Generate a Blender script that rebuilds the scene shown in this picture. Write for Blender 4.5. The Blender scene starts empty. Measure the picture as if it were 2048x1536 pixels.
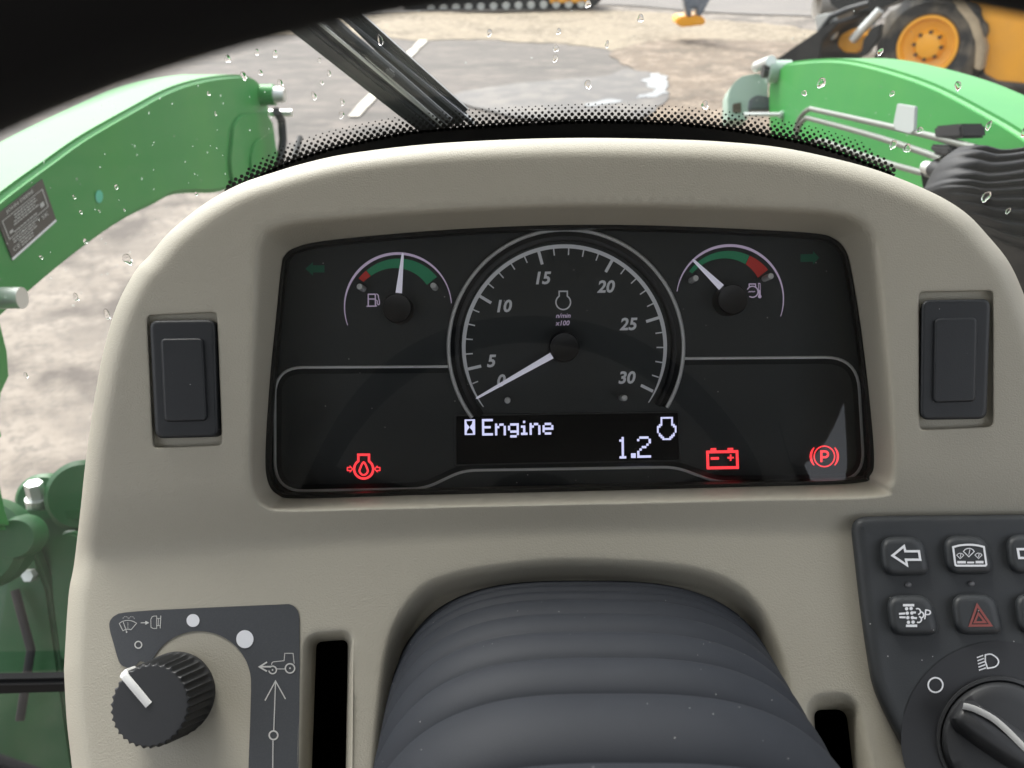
import bpy, bmesh, math, random
from mathutils import Vector, Matrix, noise
from mathutils.geometry import delaunay_2d_cdt
random.seed(7)
scene = bpy.context.scene
COL = scene.collection

# ------------------------------------------------------------ camera, light, exposure
F = 1607.0                      # focal length in pixels of the 2048 px wide photograph
CAMZ, DIST = 1.9, 0.36
cam_d = bpy.data.cameras.new('camera'); cam = bpy.data.objects.new('camera', cam_d); COL.objects.link(cam)
cam.location = (0, 0, CAMZ); cam.rotation_euler = (math.radians(58), 0, 0)
cam_d.sensor_width = 36; cam_d.lens = 36 * F / 2048; cam_d.clip_start = 0.01; cam_d.clip_end = 900
cam_d.dof.use_dof = True; cam_d.dof.focus_distance = 0.385; cam_d.dof.aperture_fstop = 15
scene.camera = cam
SUN_EL, SUN_AZ = math.radians(50), math.radians(-30)
world = bpy.data.worlds.new('World'); scene.world = world; world.use_nodes = True
wn = world.node_tree.nodes; wl = world.node_tree.links
bg = wn['Background']; sky = wn.new('ShaderNodeTexSky'); sky.sky_type = 'NISHITA'; sky.sun_disc = False
sky.sun_elevation = SUN_EL; sky.sun_rotation = SUN_AZ; sky.dust_density = 4.0; sky.air_density = 1.0; sky.ozone_density = 1.0
hs = wn.new('ShaderNodeHueSaturation'); hs.inputs['Saturation'].default_value = 0.22
wl.new(sky.outputs[0], hs.inputs['Color']); wl.new(hs.outputs[0], bg.inputs[0]); bg.inputs[1].default_value = 0.15
sun_d = bpy.data.lights.new('sun', 'SUN'); sun = bpy.data.objects.new('sun', sun_d); COL.objects.link(sun)
sun_d.energy = 1.0; sun_d.angle = math.radians(25); sun_d.color = (1.0, 0.96, 0.9)
sun.rotation_euler = (math.radians(40), 0, math.radians(210))
scene.view_settings.view_transform = 'Standard'; scene.view_settings.look = 'None'
scene.view_settings.exposure = 1.75; scene.view_settings.gamma = 1.0; scene.view_settings.use_curve_mapping = False
EXPO = 2 ** scene.view_settings.exposure
scene.render.engine = 'CYCLES'
scene.cycles.use_denoising = True
scene.cycles.max_bounces = 10; scene.cycles.transparent_max_bounces = 24; scene.cycles.transmission_bounces = 10
scene.cycles.caustics_refractive = False; scene.cycles.caustics_reflective = False
scene.cycles.sample_clamp_indirect = 6

CM = Matrix.Translation((0, 0, CAMZ)) @ Matrix.Rotation(math.radians(58), 4, 'X')
DM = CM @ Matrix.Translation((0, 0, -DIST))      # the dashboard's own frame: x right, y up its face, z towards the driver
I4 = Matrix.Identity(4)
S = DIST / F

# ------------------------------------------------------------ materials
def mat(name, col, rough=0.5, metal=0.0, spec=0.5, bump=None, vary=None, emit=None, coat=0.0, dust=0):
    m = bpy.data.materials.new(name); m.use_nodes = True
    nt = m.node_tree; b = nt.nodes['Principled BSDF']
    b.inputs['Base Color'].default_value = (*col, 1); b.inputs['Roughness'].default_value = rough
    b.inputs['Metallic'].default_value = metal; b.inputs['Specular IOR Level'].default_value = spec
    b.inputs['Coat Weight'].default_value = coat; b.inputs['Coat Roughness'].default_value = 0.08
    tc = nt.nodes.new('ShaderNodeTexCoord')
    if vary:                                      # (scale, amount, second colour)
        n = nt.nodes.new('ShaderNodeTexNoise'); n.inputs['Scale'].default_value = vary[0]; n.inputs['Detail'].default_value = 6
        r = nt.nodes.new('ShaderNodeValToRGB'); r.color_ramp.elements[0].position = 0.42; r.color_ramp.elements[1].position = 0.68
        r.color_ramp.elements[0].color = (*col, 1)
        c2 = vary[2]; a = vary[1]
        r.color_ramp.elements[1].color = (*[col[i] * (1 - a) + c2[i] * a for i in range(3)], 1)
        nt.links.new(tc.outputs['Object'], n.inputs['Vector']); nt.links.new(n.outputs['Fac'], r.inputs['Fac'])
        nt.links.new(r.outputs['Color'], b.inputs['Base Color'])
    if dust:                                      # sparse pale specks of dust, dust = specks per metre
        vo = nt.nodes.new('ShaderNodeTexVoronoi'); vo.inputs['Scale'].default_value = dust
        lt = nt.nodes.new('ShaderNodeMath'); lt.operation = 'LESS_THAN'; lt.inputs[1].default_value = 0.055
        sx = nt.nodes.new('ShaderNodeSeparateColor'); gt = nt.nodes.new('ShaderNodeMath'); gt.operation = 'GREATER_THAN'; gt.inputs[1].default_value = 0.72
        mu = nt.nodes.new('ShaderNodeMath'); mu.operation = 'MULTIPLY'
        nt.links.new(tc.outputs['Object'], vo.inputs['Vector']); nt.links.new(vo.outputs['Distance'], lt.inputs[0]); nt.links.new(vo.outputs['Color'], sx.inputs[0])
        nt.links.new(sx.outputs[0], gt.inputs[0]); nt.links.new(lt.outputs[0], mu.inputs[0]); nt.links.new(gt.outputs[0], mu.inputs[1])
        mx = nt.nodes.new('ShaderNodeMix'); mx.data_type = 'RGBA'; nt.links.new(mu.outputs[0], mx.inputs[0]); mx.inputs[7].default_value = (0.34, 0.34, 0.33, 1)
        if b.inputs['Base Color'].links: nt.links.new(b.inputs['Base Color'].links[0].from_socket, mx.inputs[6])
        else: mx.inputs[6].default_value = (*col, 1)
        nt.links.new(mx.outputs[2], b.inputs['Base Color'])
    if bump:                                      # (scale, strength, distance)
        n = nt.nodes.new('ShaderNodeTexNoise'); n.inputs['Scale'].default_value = bump[0]; n.inputs['Detail'].default_value = 3
        bp = nt.nodes.new('ShaderNodeBump'); bp.inputs['Strength'].default_value = bump[1]; bp.inputs['Distance'].default_value = bump[2]
        nt.links.new(tc.outputs['Object'], n.inputs['Vector']); nt.links.new(n.outputs['Fac'], bp.inputs['Height'])
        nt.links.new(bp.outputs['Normal'], b.inputs['Normal'])
    if emit:
        b.inputs['Emission Color'].default_value = (*emit[0], 1); b.inputs['Emission Strength'].default_value = emit[1] / EXPO
    return m

BEIGE = mat('beige_plastic', (0.388, 0.364, 0.300), 0.52, spec=0.35, bump=(1300, 0.5, 0.0004), vary=(14, 0.10, (0.32, 0.305, 0.26)))
PLUG = mat('black_blank_plastic', (0.017, 0.019, 0.022), 0.5, spec=0.4, bump=(2000, 0.3, 0.0002), dust=260)
PAD = mat('keypad_rubber', (0.024, 0.027, 0.030), 0.55, bump=(2000, 0.3, 0.0002), vary=(40, 0.3, (0.04, 0.042, 0.043)), dust=200)
PADDARK = mat('keypad_dark_print', (0.017, 0.018, 0.021), 0.5)
FACE = mat('gauge_face_black', (0.028, 0.034, 0.035), 0.62, bump=(4200, 0.3, 0.0002), vary=(1800, 0.35, (0.045, 0.05, 0.052)), dust=170)
GLOSSB = mat('mask_black', (0.006, 0.007, 0.008), 0.35)
HUB = mat('needle_hub_black', (0.008, 0.008, 0.009), 0.4)
SILVER = mat('silver_trim', (0.85, 0.86, 0.86), 0.38, metal=0.2, bump=(1500, 0.25, 0.0003))
GREY = mat('grey_print', (0.66, 0.68, 0.71), 0.6, emit=((0.6, 0.62, 0.66), 0.13))
LILAC = mat('lilac_print', (0.40, 0.35, 0.44), 0.6, emit=((0.62, 0.5, 0.72), 0.32))
GREEN = mat('green_print', (0.03, 0.22, 0.11), 0.6, emit=((0.03, 0.32, 0.15), 0.12))
RED = mat('red_print', (0.50, 0.04, 0.035), 0.6, emit=((0.7, 0.05, 0.04), 0.1))
DGREEN = mat('unlit_green_print', (0.015, 0.16, 0.09), 0.6)
NEEDLE = mat('needle_white', (0.72, 0.72, 0.78), 0.5, emit=((0.8, 0.79, 0.95), 0.38))
PEG = mat('peg_white', (0.92, 0.93, 0.92), 0.45)
REDLIT = mat('red_warning_light', (0.3, 0.01, 0.01), 0.5, emit=((1.0, 0.045, 0.055), 1.35))
LCDPX = mat('display_pixel', (0.3, 0.3, 0.4), 0.5, emit=((0.66, 0.68, 1.0), 1.0))
LCDBG = mat('display_black', (0.0015, 0.0015, 0.002), 0.6, spec=0.1)
LCDFR = mat('display_rim', (0.05, 0.053, 0.055), 0.5)
LABEL = mat('grey_label', (0.048, 0.052, 0.058), 0.5, bump=(2600, 0.15, 0.0002), vary=(1500, 0.3, (0.075, 0.078, 0.084)))
WHITE = mat('white_print', (0.74, 0.75, 0.78), 0.5)
OFFW = mat('pale_print', (0.55, 0.55, 0.53), 0.5)
HAZRED = mat('dull_red_print', (0.24, 0.06, 0.052), 0.5)
LEDM = mat('led_lens', (0.11, 0.11, 0.115), 0.3)
RUBBER = mat('boot_rubber', (0.0130, 0.0155, 0.0210), 0.66, spec=0.24, bump=(2200, 0.25, 0.0002), vary=(60, 0.25, (0.019, 0.022, 0.029)), dust=300)
KNOBM = mat('knob_black', (0.020, 0.021, 0.023), 0.5, bump=(2200, 0.25, 0.0002), dust=220)
WHEELM = mat('wheel_black', (0.0035, 0.0035, 0.004), 0.7, spec=0.2)
VOID = mat('dark_cavity', (0.004, 0.004, 0.004), 0.9)
CABM = mat('cab_dark', (0.03, 0.03, 0.032), 0.7)
CABG = mat('headliner_grey', (0.43, 0.455, 0.47), 0.95)
CABL = mat('cab_lining', (0.16, 0.16, 0.155), 0.9)
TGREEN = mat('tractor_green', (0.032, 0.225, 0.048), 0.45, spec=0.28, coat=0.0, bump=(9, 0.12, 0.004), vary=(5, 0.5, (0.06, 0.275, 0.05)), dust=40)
SHADEGREEN = mat('shaded_mast_green', (0.012, 0.085, 0.022), 0.45, spec=0.35, bump=(9, 0.12, 0.004), vary=(7, 0.5, (0.02, 0.12, 0.03)))  # tractor green darkened, the shade on the mast put into its colour
STEEL = mat('zinc_steel', (0.62, 0.64, 0.62), 0.35, metal=0.7, bump=(300, 0.2, 0.0006))
PALEP = mat('pale_green_plate', (0.32, 0.42, 0.35), 0.45)
PIPEM = mat('grey_pipe', (0.16, 0.17, 0.15), 0.35, metal=0.4)
HOSE = mat('black_hose', (0.009, 0.009, 0.011), 0.6, spec=0.3, bump=(200, 0.2, 0.0008))
BLACKM = mat('black_metal', (0.012, 0.013, 0.014), 0.45, bump=(60, 0.2, 0.002))
YEL = mat('machine_yellow', (0.85, 0.38, 0.02), 0.4, coat=0.3, bump=(8, 0.15, 0.01), vary=(3, 0.3, (0.55, 0.28, 0.06)))
TYRE = mat('tyre_rubber', (0.018, 0.018, 0.019), 0.8, bump=(30, 0.5, 0.01), vary=(5, 0.45, (0.30, 0.25, 0.18)))
MUD = mat('dried_mud', (0.42, 0.34, 0.23), 0.95, bump=(20, 0.6, 0.02), vary=(6, 0.6, (0.2, 0.16, 0.11)))
WIPERM = mat('wiper_black', (0.022, 0.024, 0.026), 0.32, spec=0.7)
WIPERG = mat('wiper_grey', (0.07, 0.085, 0.08), 0.35)
DECALB = mat('decal_dark', (0.035, 0.032, 0.03), 0.4)
FRIT = mat('frit_black', (0.004, 0.004, 0.004), 0.35)

def glass_mat(name, tint, veil, refl=1.0, veilcol=(0.8, 0.9, 0.85)):
    m = bpy.data.materials.new(name); m.use_nodes = True; nt = m.node_tree; nt.nodes.clear()
    out = nt.nodes.new('ShaderNodeOutputMaterial'); tr = nt.nodes.new('ShaderNodeBsdfTransparent'); tr.inputs[0].default_value = (*tint, 1)
    gl = nt.nodes.new('ShaderNodeBsdfGlossy'); gl.inputs['Roughness'].default_value = 0.0; gl.inputs[0].default_value = (refl,) * 3 + (1,)
    fr = nt.nodes.new('ShaderNodeFresnel'); fr.inputs[0].default_value = 1.45
    mx = nt.nodes.new('ShaderNodeMixShader'); nt.links.new(fr.outputs[0], mx.inputs[0]); nt.links.new(tr.outputs[0], mx.inputs[1]); nt.links.new(gl.outputs[0], mx.inputs[2])
    last = mx
    if veil:                                      # the film of dust on the glass
        df = nt.nodes.new('ShaderNodeBsdfTranslucent'); df.inputs[0].default_value = (*veilcol, 1)
        m2 = nt.nodes.new('ShaderNodeMixShader'); tc = nt.nodes.new('ShaderNodeTexCoord'); n = nt.nodes.new('ShaderNodeTexNoise')
        n.inputs['Scale'].default_value = 9; n.inputs['Detail'].default_value = 8
        mr = nt.nodes.new('ShaderNodeMapRange'); mr.inputs[1].default_value = 0.35; mr.inputs[2].default_value = 0.7
        mr.inputs[3].default_value = veil * 0.6; mr.inputs[4].default_value = veil * 1.4
        nt.links.new(tc.outputs['Object'], n.inputs['Vector']); nt.links.new(n.outputs['Fac'], mr.inputs[0]); nt.links.new(mr.outputs[0], m2.inputs[0])
        nt.links.new(mx.outputs[0], m2.inputs[1]); nt.links.new(df.outputs[0], m2.inputs[2]); last = m2
    nt.links.new(last.outputs[0], out.inputs[0]); return m
PANE = glass_mat('windscreen_glass', (0.95, 0.97, 0.96), 0.006, refl=0.6)
LENS = glass_mat('cluster_lens', (0.97, 0.97, 0.97), 0.0)
WATER = bpy.data.materials.new('water'); WATER.use_nodes = True
_b = WATER.node_tree.nodes['Principled BSDF']; _b.inputs['Transmission Weight'].default_value = 1; _b.inputs['IOR'].default_value = 1.33; _b.inputs['Roughness'].default_value = 0.0
_b.inputs['Base Color'].default_value = (1, 1, 1, 1)

# ------------------------------------------------------------ object helpers
def thing(name, label, cat, frame=I4, anchor=(0, 0, 0), group=None, kind=None):
    o = bpy.data.objects.new(name, None); COL.objects.link(o); o.empty_display_size = 0.02
    o.matrix_world = frame @ Matrix.Translation(anchor)
    o['label'] = label; o['category'] = cat
    if group: o['group'] = group
    if kind: o['kind'] = kind
    o['_a'] = [float(v) for v in anchor]
    return o
def tag(o, label, cat=None, group=None, kind=None):
    o['label'] = label
    if cat: o['category'] = cat
    if group: o['group'] = group
    if kind: o['kind'] = kind
    return o
def anchor_of(p):
    while p.parent: p = p.parent
    return Vector(p['_a']) if '_a' in p else Vector((0, 0, 0))
class MB:
    def __init__(s): s.v = []; s.f = []
    def add(s, vs, fs):
        b = len(s.v); s.v += [Vector(v) for v in vs]; s.f += [tuple(i + b for i in f) for f in fs]; return s
    def loft(s, loops, closed=True, cap0=False, cap1=False):
        n = len(loops[0]); fs = []
        for k in range(len(loops) - 1):
            for i in range(n if closed else n - 1):
                j = (i + 1) % n; fs.append((k * n + i, k * n + j, (k + 1) * n + j, (k + 1) * n + i))
        vs = [p for l in loops for p in l]
        if cap0: c = sum((Vector(p) for p in loops[0]), Vector()) / n; vs.append(c); q = len(vs) - 1; fs += [((i + 1) % n, i, q) for i in range(n)]
        if cap1: c = sum((Vector(p) for p in loops[-1]), Vector()) / n; vs.append(c); q = len(vs) - 1; o = (len(loops) - 1) * n; fs += [(o + i, o + (i + 1) % n, q) for i in range(n)]
        return s.add(vs, fs)
    def poly(s, loop): return s.add(loop, [tuple(range(len(loop)))])
    def prism(s, loop, vec, both=True):
        n = len(loop); a = [Vector(p) for p in loop]; b = [p + Vector(vec) for p in a]
        fs = [(i, (i + 1) % n, n + (i + 1) % n, n + i) for i in range(n)] + [tuple(range(n))[::-1], tuple(range(n, 2 * n))]
        return s.add(a + b, fs)
    def tube(s, path, r, n=10, cap=True):
        path = [Vector(p) for p in path]; loops = []; up = None
        for i, p in enumerate(path):
            d = (path[min(i + 1, len(path) - 1)] - path[max(i - 1, 0)]).normalized()
            if up is None: up = Vector((0, 0, 1)) if abs(d.z) < 0.9 else Vector((1, 0, 0))
            u = d.cross(up).normalized(); w = u.cross(d).normalized(); up = w
            rr = r[i] if isinstance(r, (list, tuple)) else r
            loops.append([p + (u * math.cos(t) + w * math.sin(t)) * rr for t in [2 * math.pi * k / n for k in range(n)]])
        return s.loft(loops, True, cap, cap)
    def box(s, c, h, R=None):
        c = Vector(c); R = R or Matrix.Identity(3)
        vs = [c + R @ Vector((x * h[0], y * h[1], z * h[2])) for x in (-1, 1) for y in (-1, 1) for z in (-1, 1)]
        return s.add(vs, [(0, 1, 3, 2), (4, 6, 7, 5), (0, 4, 5, 1), (2, 3, 7, 6), (0, 2, 6, 4), (1, 5, 7, 3)])
    def obj(s, name, m, parent=None, label=None, smooth=35, bevel=0, seg=2, kind=None, merge=True):
        me = bpy.data.meshes.new(name); a = anchor_of(parent) if parent else Vector((0, 0, 0))
        me.from_pydata([v - a for v in s.v], [], s.f)
        bm = bmesh.new(); bm.from_mesh(me)
        if merge: bmesh.ops.remove_doubles(bm, verts=bm.verts, dist=1e-6)
        if bevel:
            es = [e for e in bm.edges if len(e.link_faces) == 2 and e.calc_face_angle(0) > math.radians(30)]
            bmesh.ops.bevel(bm, geom=es, offset=bevel, segments=seg, affect='EDGES', clamp_overlap=True)
        bmesh.ops.recalc_face_normals(bm, faces=bm.faces)
        bm.to_mesh(me); bm.free()
        if smooth: me.shade_smooth(); me.set_sharp_from_angle(angle=math.radians(smooth))
        me.materials.append(m)
        o = bpy.data.objects.new(name, me); COL.objects.link(o)
        if parent: o.parent = parent
        if label: o['label'] = label
        if kind: o['kind'] = kind
        return o

# ------------------------------------------------------------ 2-D helpers (photograph pixels, y down)
def cr(pts, n=8, closed=True):
    out = []; N = len(pts)
    for i in range(N if closed else N - 1):
        p0, p1, p2, p3 = [pts[(i + k) % N] if closed else pts[max(0, min(N - 1, i + k))] for k in (-1, 0, 1, 2)]
        for k in range(n):
            t = k / n
            out.append(tuple(0.5 * (2 * p1[c] + (p2[c] - p0[c]) * t + (2 * p0[c] - 5 * p1[c] + 4 * p2[c] - p3[c]) * t * t + (3 * p1[c] - p0[c] - 3 * p2[c] + p3[c]) * t ** 3) for c in (0, 1)))
    if not closed: out.append(tuple(pts[-1]))
    return out
def area(l): return 0.5 * sum(l[i][0] * l[(i + 1) % len(l)][1] - l[(i + 1) % len(l)][0] * l[i][1] for i in range(len(l)))
def rpoly(pts, r, n=6, sub=0):
    out = []; N = len(pts)
    for i in range(N):
        p = Vector(pts[i][:2]); a = Vector(pts[i - 1][:2]) - p; b = Vector(pts[(i + 1) % N][:2]) - p
        rr = r[i] if isinstance(r, (list, tuple)) else r
        rr = min(rr, a.length * 0.49, b.length * 0.49)
        A = p + a.normalized() * rr; B = p + b.normalized() * rr
        for k in range(n + 1):
            t = k / n; q = A * (1 - t) ** 2 + p * 2 * t * (1 - t) + B * t * t; out.append((q.x, q.y))
    return resample(out, sub) if sub else out
def resample(l, step, closed=True):
    out = []; N = len(l)
    for i in range(N if closed else N - 1):
        a = l[i]; b = l[(i + 1) % N]; d = math.hypot(b[0] - a[0], b[1] - a[1])
        if d < 1e-6: continue
        k = max(1, int(d / step + 0.999))
        out += [(a[0] + (b[0] - a[0]) * j / k, a[1] + (b[1] - a[1]) * j / k) for j in range(k)]
    if not closed: out.append(tuple(l[-1]))
    return out
def offset(l, d):                                  # inward
    s = 1 if area(l) > 0 else -1; out = []; N = len(l)
    for i in range(N):
        a = Vector(l[i - 1]); p = Vector(l[i]); b = Vector(l[(i + 1) % N])
        t = (p - a).normalized() + (b - p).normalized()
        if t.length < 1e-6: out.append(tuple(p)); continue
        t.normalize(); out.append((p.x - t.y * s * d, p.y + t.x * s * d))
    return out
def inside(p, l):
    c = False; x, y = p; j = len(l) - 1
    for i in range(len(l)):
        xi, yi = l[i]; xj, yj = l[j]
        if (yi > y) != (yj > y) and x < (xj - xi) * (y - yi) / (yj - yi) + xi: c = not c
        j = i
    return c
def lerp(a, b, t): return [(p[0] * (1 - t) + q[0] * t, p[1] * (1 - t) + q[1] * t) for p, q in zip(a, b)]
def circle(cx, cy, r, n=32, a0=0, a1=360, ry=None):
    full = abs(a1 - a0) >= 359.9; m = n if full else n + 1
    return [(cx + r * math.cos(math.radians(a0 + (a1 - a0) * k / n)), cy - (ry or r) * math.sin(math.radians(a0 + (a1 - a0) * k / n))) for k in range(m)]
def fill(mb, outer, holes, step, f):
    """triangulated sheet inside outer and outside holes, with interior points every step"""
    import numpy as np
    pts = list(outer); edges = [(i, (i + 1) % len(outer)) for i in range(len(outer))]
    for h in holes:
        b = len(pts); pts += h; edges += [(b + i, b + (i + 1) % len(h)) for i in range(len(h))]
    B = np.array(pts); x0, y0 = B.min(0); x1, y1 = B.max(0)
    row = 0; y = y0 + step * 0.5
    while y < y1:
        x = x0 + step * (0.5 if row % 2 else 0.0)
        while x < x1:
            if ((B - (x, y)) ** 2).sum(1).min() > (step * 0.55) ** 2 and inside((x, y), outer) and not any(inside((x, y), h) for h in holes): pts.append((x, y))
            x += step
        y += step * 0.87; row += 1
    v, e, fa, *_ = delaunay_2d_cdt([Vector(p) for p in pts], edges, [], 0, 1e-5)
    keep = []
    for t in fa:
        c = sum((v[i] for i in t), Vector((0, 0))) / len(t)
        if inside(c, outer) and not any(inside(c, h) for h in holes): keep.append(tuple(t))
    mb.add([f(p[0], p[1]) for p in v], keep); return mb
def ribbon(mb, pts, w, f, closed=False, step=9):
    """flat stroke of width w (or list of widths) in pixel space mapped by f"""
    P = resample(pts, step, closed) if step else list(pts)
    if isinstance(w, (list, tuple)): W = [w[0] + (w[1] - w[0]) * i / max(1, len(P) - 1) for i in range(len(P))] if len(w) == 2 else [w[int(i * (len(w) - 1) / (len(P) - 1))] * (1 - (i * (len(w) - 1) / (len(P) - 1)) % 1) + w[min(len(w) - 1, int(i * (len(w) - 1) / (len(P) - 1)) + 1)] * ((i * (len(w) - 1) / (len(P) - 1)) % 1) for i in range(len(P))]
    else: W = [w] * len(P)
    A = []; Bq = []; N = len(P)
    for i in range(N):
        p = Vector(P[i]); a = Vector(P[i - 1]) if (i or closed) else None; b = Vector(P[(i + 1) % N]) if (i < N - 1 or closed) else None
        d1 = (p - a).normalized() if a is not None else None; d2 = (b - p).normalized() if b is not None else None
        d = ((d1 or Vector((0, 0))) + (d2 or Vector((0, 0))))
        d = d.normalized() if d.length > 1e-6 else (d1 or d2)
        k = 1.0
        if d1 is not None and d2 is not None: k = 1 / max(0.45, d.dot(d2))
        nrm = Vector((-d.y, d.x)) * W[i] * 0.5 * k
        A.append(f(*(p + nrm))); Bq.append(f(*(p - nrm)))
    n = len(P); fs = [(i, (i + 1) % n, n + (i + 1) % n, n + i) for i in range(n if closed else n - 1)]
    mb.add(A + Bq, fs); return mb
def blob(mb, loop, f): return mb.poly([f(*p) for p in loop])
def disc(mb, cx, cy, r, f, n=24, ry=None):
    l = circle(cx, cy, r, n, ry=ry); return mb.add([f(*p) for p in l] + [f(cx, cy)], [(i, (i + 1) % n, n) for i in range(n)])
_tc = {}
def text(mb, s, cx, cy, h, f, shear=0.0, bold=0.0, rot=0.0, wide=1.0):
    """lettering of cap height h pixels centred on cx, cy"""
    key = (s, shear, bold)
    if key not in _tc:
        c = bpy.data.curves.new('t', 'FONT'); c.body = s; c.size = 1; c.shear = shear; c.offset = bold; c.resolution_u = 3
        o = bpy.data.objects.new('t', c); COL.objects.link(o)
        bpy.context.view_layer.update(); me = o.evaluated_get(bpy.context.evaluated_depsgraph_get()).to_mesh()
        vs = [(v.co.x, v.co.y) for v in me.vertices]; fs = [tuple(p.vertices) for p in me.polygons]
        bpy.data.objects.remove(o); bpy.data.curves.remove(c); _tc[key] = (vs, fs)
    vs, fs = _tc[key]
    if not vs: return mb
    x0 = min(v[0] for v in vs); x1 = max(v[0] for v in vs); y0 = min(v[1] for v in vs); y1 = max(v[1] for v in vs)
    k = h / (y1 - y0); ca, sa = math.cos(math.radians(rot)), math.sin(math.radians(rot)); out = []
    for x, y in vs:
        X = (x - (x0 + x1) / 2) * k * wide; Y = (y - (y0 + y1) / 2) * k
        out.append(f(cx + X * ca - Y * sa, cy - (X * sa + Y * ca)))
    return mb.add(out, fs)

def L(px, py, z=0.0):                              # a point of the dashboard frame, z in pixel units above its face
    k = (F - z) / F * S
    return Vector(((px - 1024) * k, (768 - py) * k, z * S))
def at(z):
    return lambda x, y: L(x, y, z)
def plane_map(P0, N):
    P0 = Vector(P0); N = Vector(N); C = Vector((0, 0, CAMZ)); R = CM.to_3x3()
    def f(px, py):
        d = R @ Vector(((px - 1024) / F, (768 - py) / F, -1)); return C + d * ((P0 - C).dot(N) / d.dot(N))
    return f
def G(px, py, z=0.0): return plane_map((0, 0, z), (0, 0, 1))(px, py)
def pad(mb, base, top, zf, h, r, capstep=0, foot=0):
    """a raised block with rounded shoulders; base/top outlines in pixels"""
    n = 5; rings = [[L(x, y, zf(x, y) + foot) for x, y in base]]
    for k in range(n + 1):
        a = math.pi / 2 * k / n; ins = r * (1 - math.cos(a)); dz = h - r + r * math.sin(a)
        l = offset(top, ins); rings.append([L(x, y, zf(x, y) + dz) for x, y in l])
    l = offset(top, r + 1.5); rings.append([L(x, y, zf(x, y) + h) for x, y in l]); mb.loft(rings)
    if capstep: fill(mb, l, [], capstep, lambda x, y: L(x, y, zf(x, y) + h))
    else:
        c = (sum(p[0] for p in l) / len(l), sum(p[1] for p in l) / len(l)); m = len(l)
        mb.add(rings[-1] + [L(c[0], c[1], zf(*c) + h)], [(i, (i + 1) % m, m) for i in range(m)])
    return mb

# ------------------------------------------------------------ ground and yard (structure)
def noise_mat(name, cols, scales, rough=0.9, bump=(40, 0.4, 0.02), stretch=(1, 1, 1)):
    m = bpy.data.materials.new(name); m.use_nodes = True; nt = m.node_tree; b = nt.nodes['Principled BSDF']; b.inputs['Roughness'].default_value = rough
    tc = nt.nodes.new('ShaderNodeTexCoord'); mp = nt.nodes.new('ShaderNodeMapping'); mp.inputs['Scale'].default_value = stretch
    nt.links.new(tc.outputs['Object'], mp.inputs['Vector']); prev = None
    for i, (c, s) in enumerate(zip(cols[1:], scales)):
        n = nt.nodes.new('ShaderNodeTexNoise'); n.inputs['Scale'].default_value = s; n.inputs['Detail'].default_value = 9; n.inputs['Roughness'].default_value = 0.62
        nt.links.new(mp.outputs[0], n.inputs['Vector'])
        r = nt.nodes.new('ShaderNodeMapRange'); r.inputs[1].default_value = 0.47; r.inputs[2].default_value = 0.62; nt.links.new(n.outputs['Fac'], r.inputs[0])
        x = nt.nodes.new('ShaderNodeMix'); x.data_type = 'RGBA'; nt.links.new(r.outputs[0], x.inputs[0])
        if prev is None: x.inputs[6].default_value = (*cols[0], 1)
        else: nt.links.new(prev, x.inputs[6])
        x.inputs[7].default_value = (*c, 1); prev = x.outputs[2]
    nt.links.new(prev, b.inputs['Base Color'])
    n = nt.nodes.new('ShaderNodeTexNoise'); n.inputs['Scale'].default_value = bump[0]; n.inputs['Detail'].default_value = 6; nt.links.new(tc.outputs['Object'], n.inputs['Vector'])
    bp = nt.nodes.new('ShaderNodeBump'); bp.inputs['Strength'].default_value = bump[1]; bp.inputs['Distance'].default_value = bump[2]
    nt.links.new(n.outputs['Fac'], bp.inputs['Height']); nt.links.new(bp.outputs['Normal'], b.inputs['Normal'])
    return m
GROUNDM = noise_mat('concrete_dirt', [(0.203, 0.173, 0.143), (0.115, 0.098, 0.084), (0.244, 0.210, 0.175), (0.149, 0.129, 0.110), (0.082, 0.068, 0.058)], [0.9, 4.0, 17.0, 2.1], bump=(25, 0.3, 0.01))
ASPH = noise_mat('worn_asphalt', [(0.110, 0.096, 0.086), (0.070, 0.063, 0.057), (0.144, 0.123, 0.108), (0.086, 0.076, 0.069)], [0.7, 2.5, 9.0], bump=(60, 0.4, 0.006), stretch=(0.6, 1.3, 1))
SAND = noise_mat('tan_gravel', [(0.219, 0.179, 0.126), (0.137, 0.109, 0.076), (0.287, 0.239, 0.174)], [1.2, 9.0], bump=(18, 0.7, 0.04))
DIRT = noise_mat('brown_dirt', [(0.153, 0.114, 0.081), (0.086, 0.066, 0.048), (0.252, 0.196, 0.145), (0.126, 0.098, 0.073)], [1.0, 3.3, 12.0], bump=(10, 0.8, 0.05))
ROADM = noise_mat('pale_road', [(0.154, 0.140, 0.130), (0.119, 0.110, 0.099), (0.175, 0.157, 0.140)], [0.6, 5.0], stretch=(0.3, 1, 1))
WETM = noise_mat('wet_ground', [(0.06, 0.052, 0.047), (0.11, 0.095, 0.08)], [2.5], rough=0.6, bump=(12, 0.15, 0.01))
PAINTM = noise_mat('worn_paint', [(0.62, 0.58, 0.50), (0.36, 0.33, 0.29)], [3.0])
PUDM = mat('puddle_water', (0.03, 0.028, 0.026), 0.02, spec=0.9, bump=(14, 0.25, 0.02))
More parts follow.
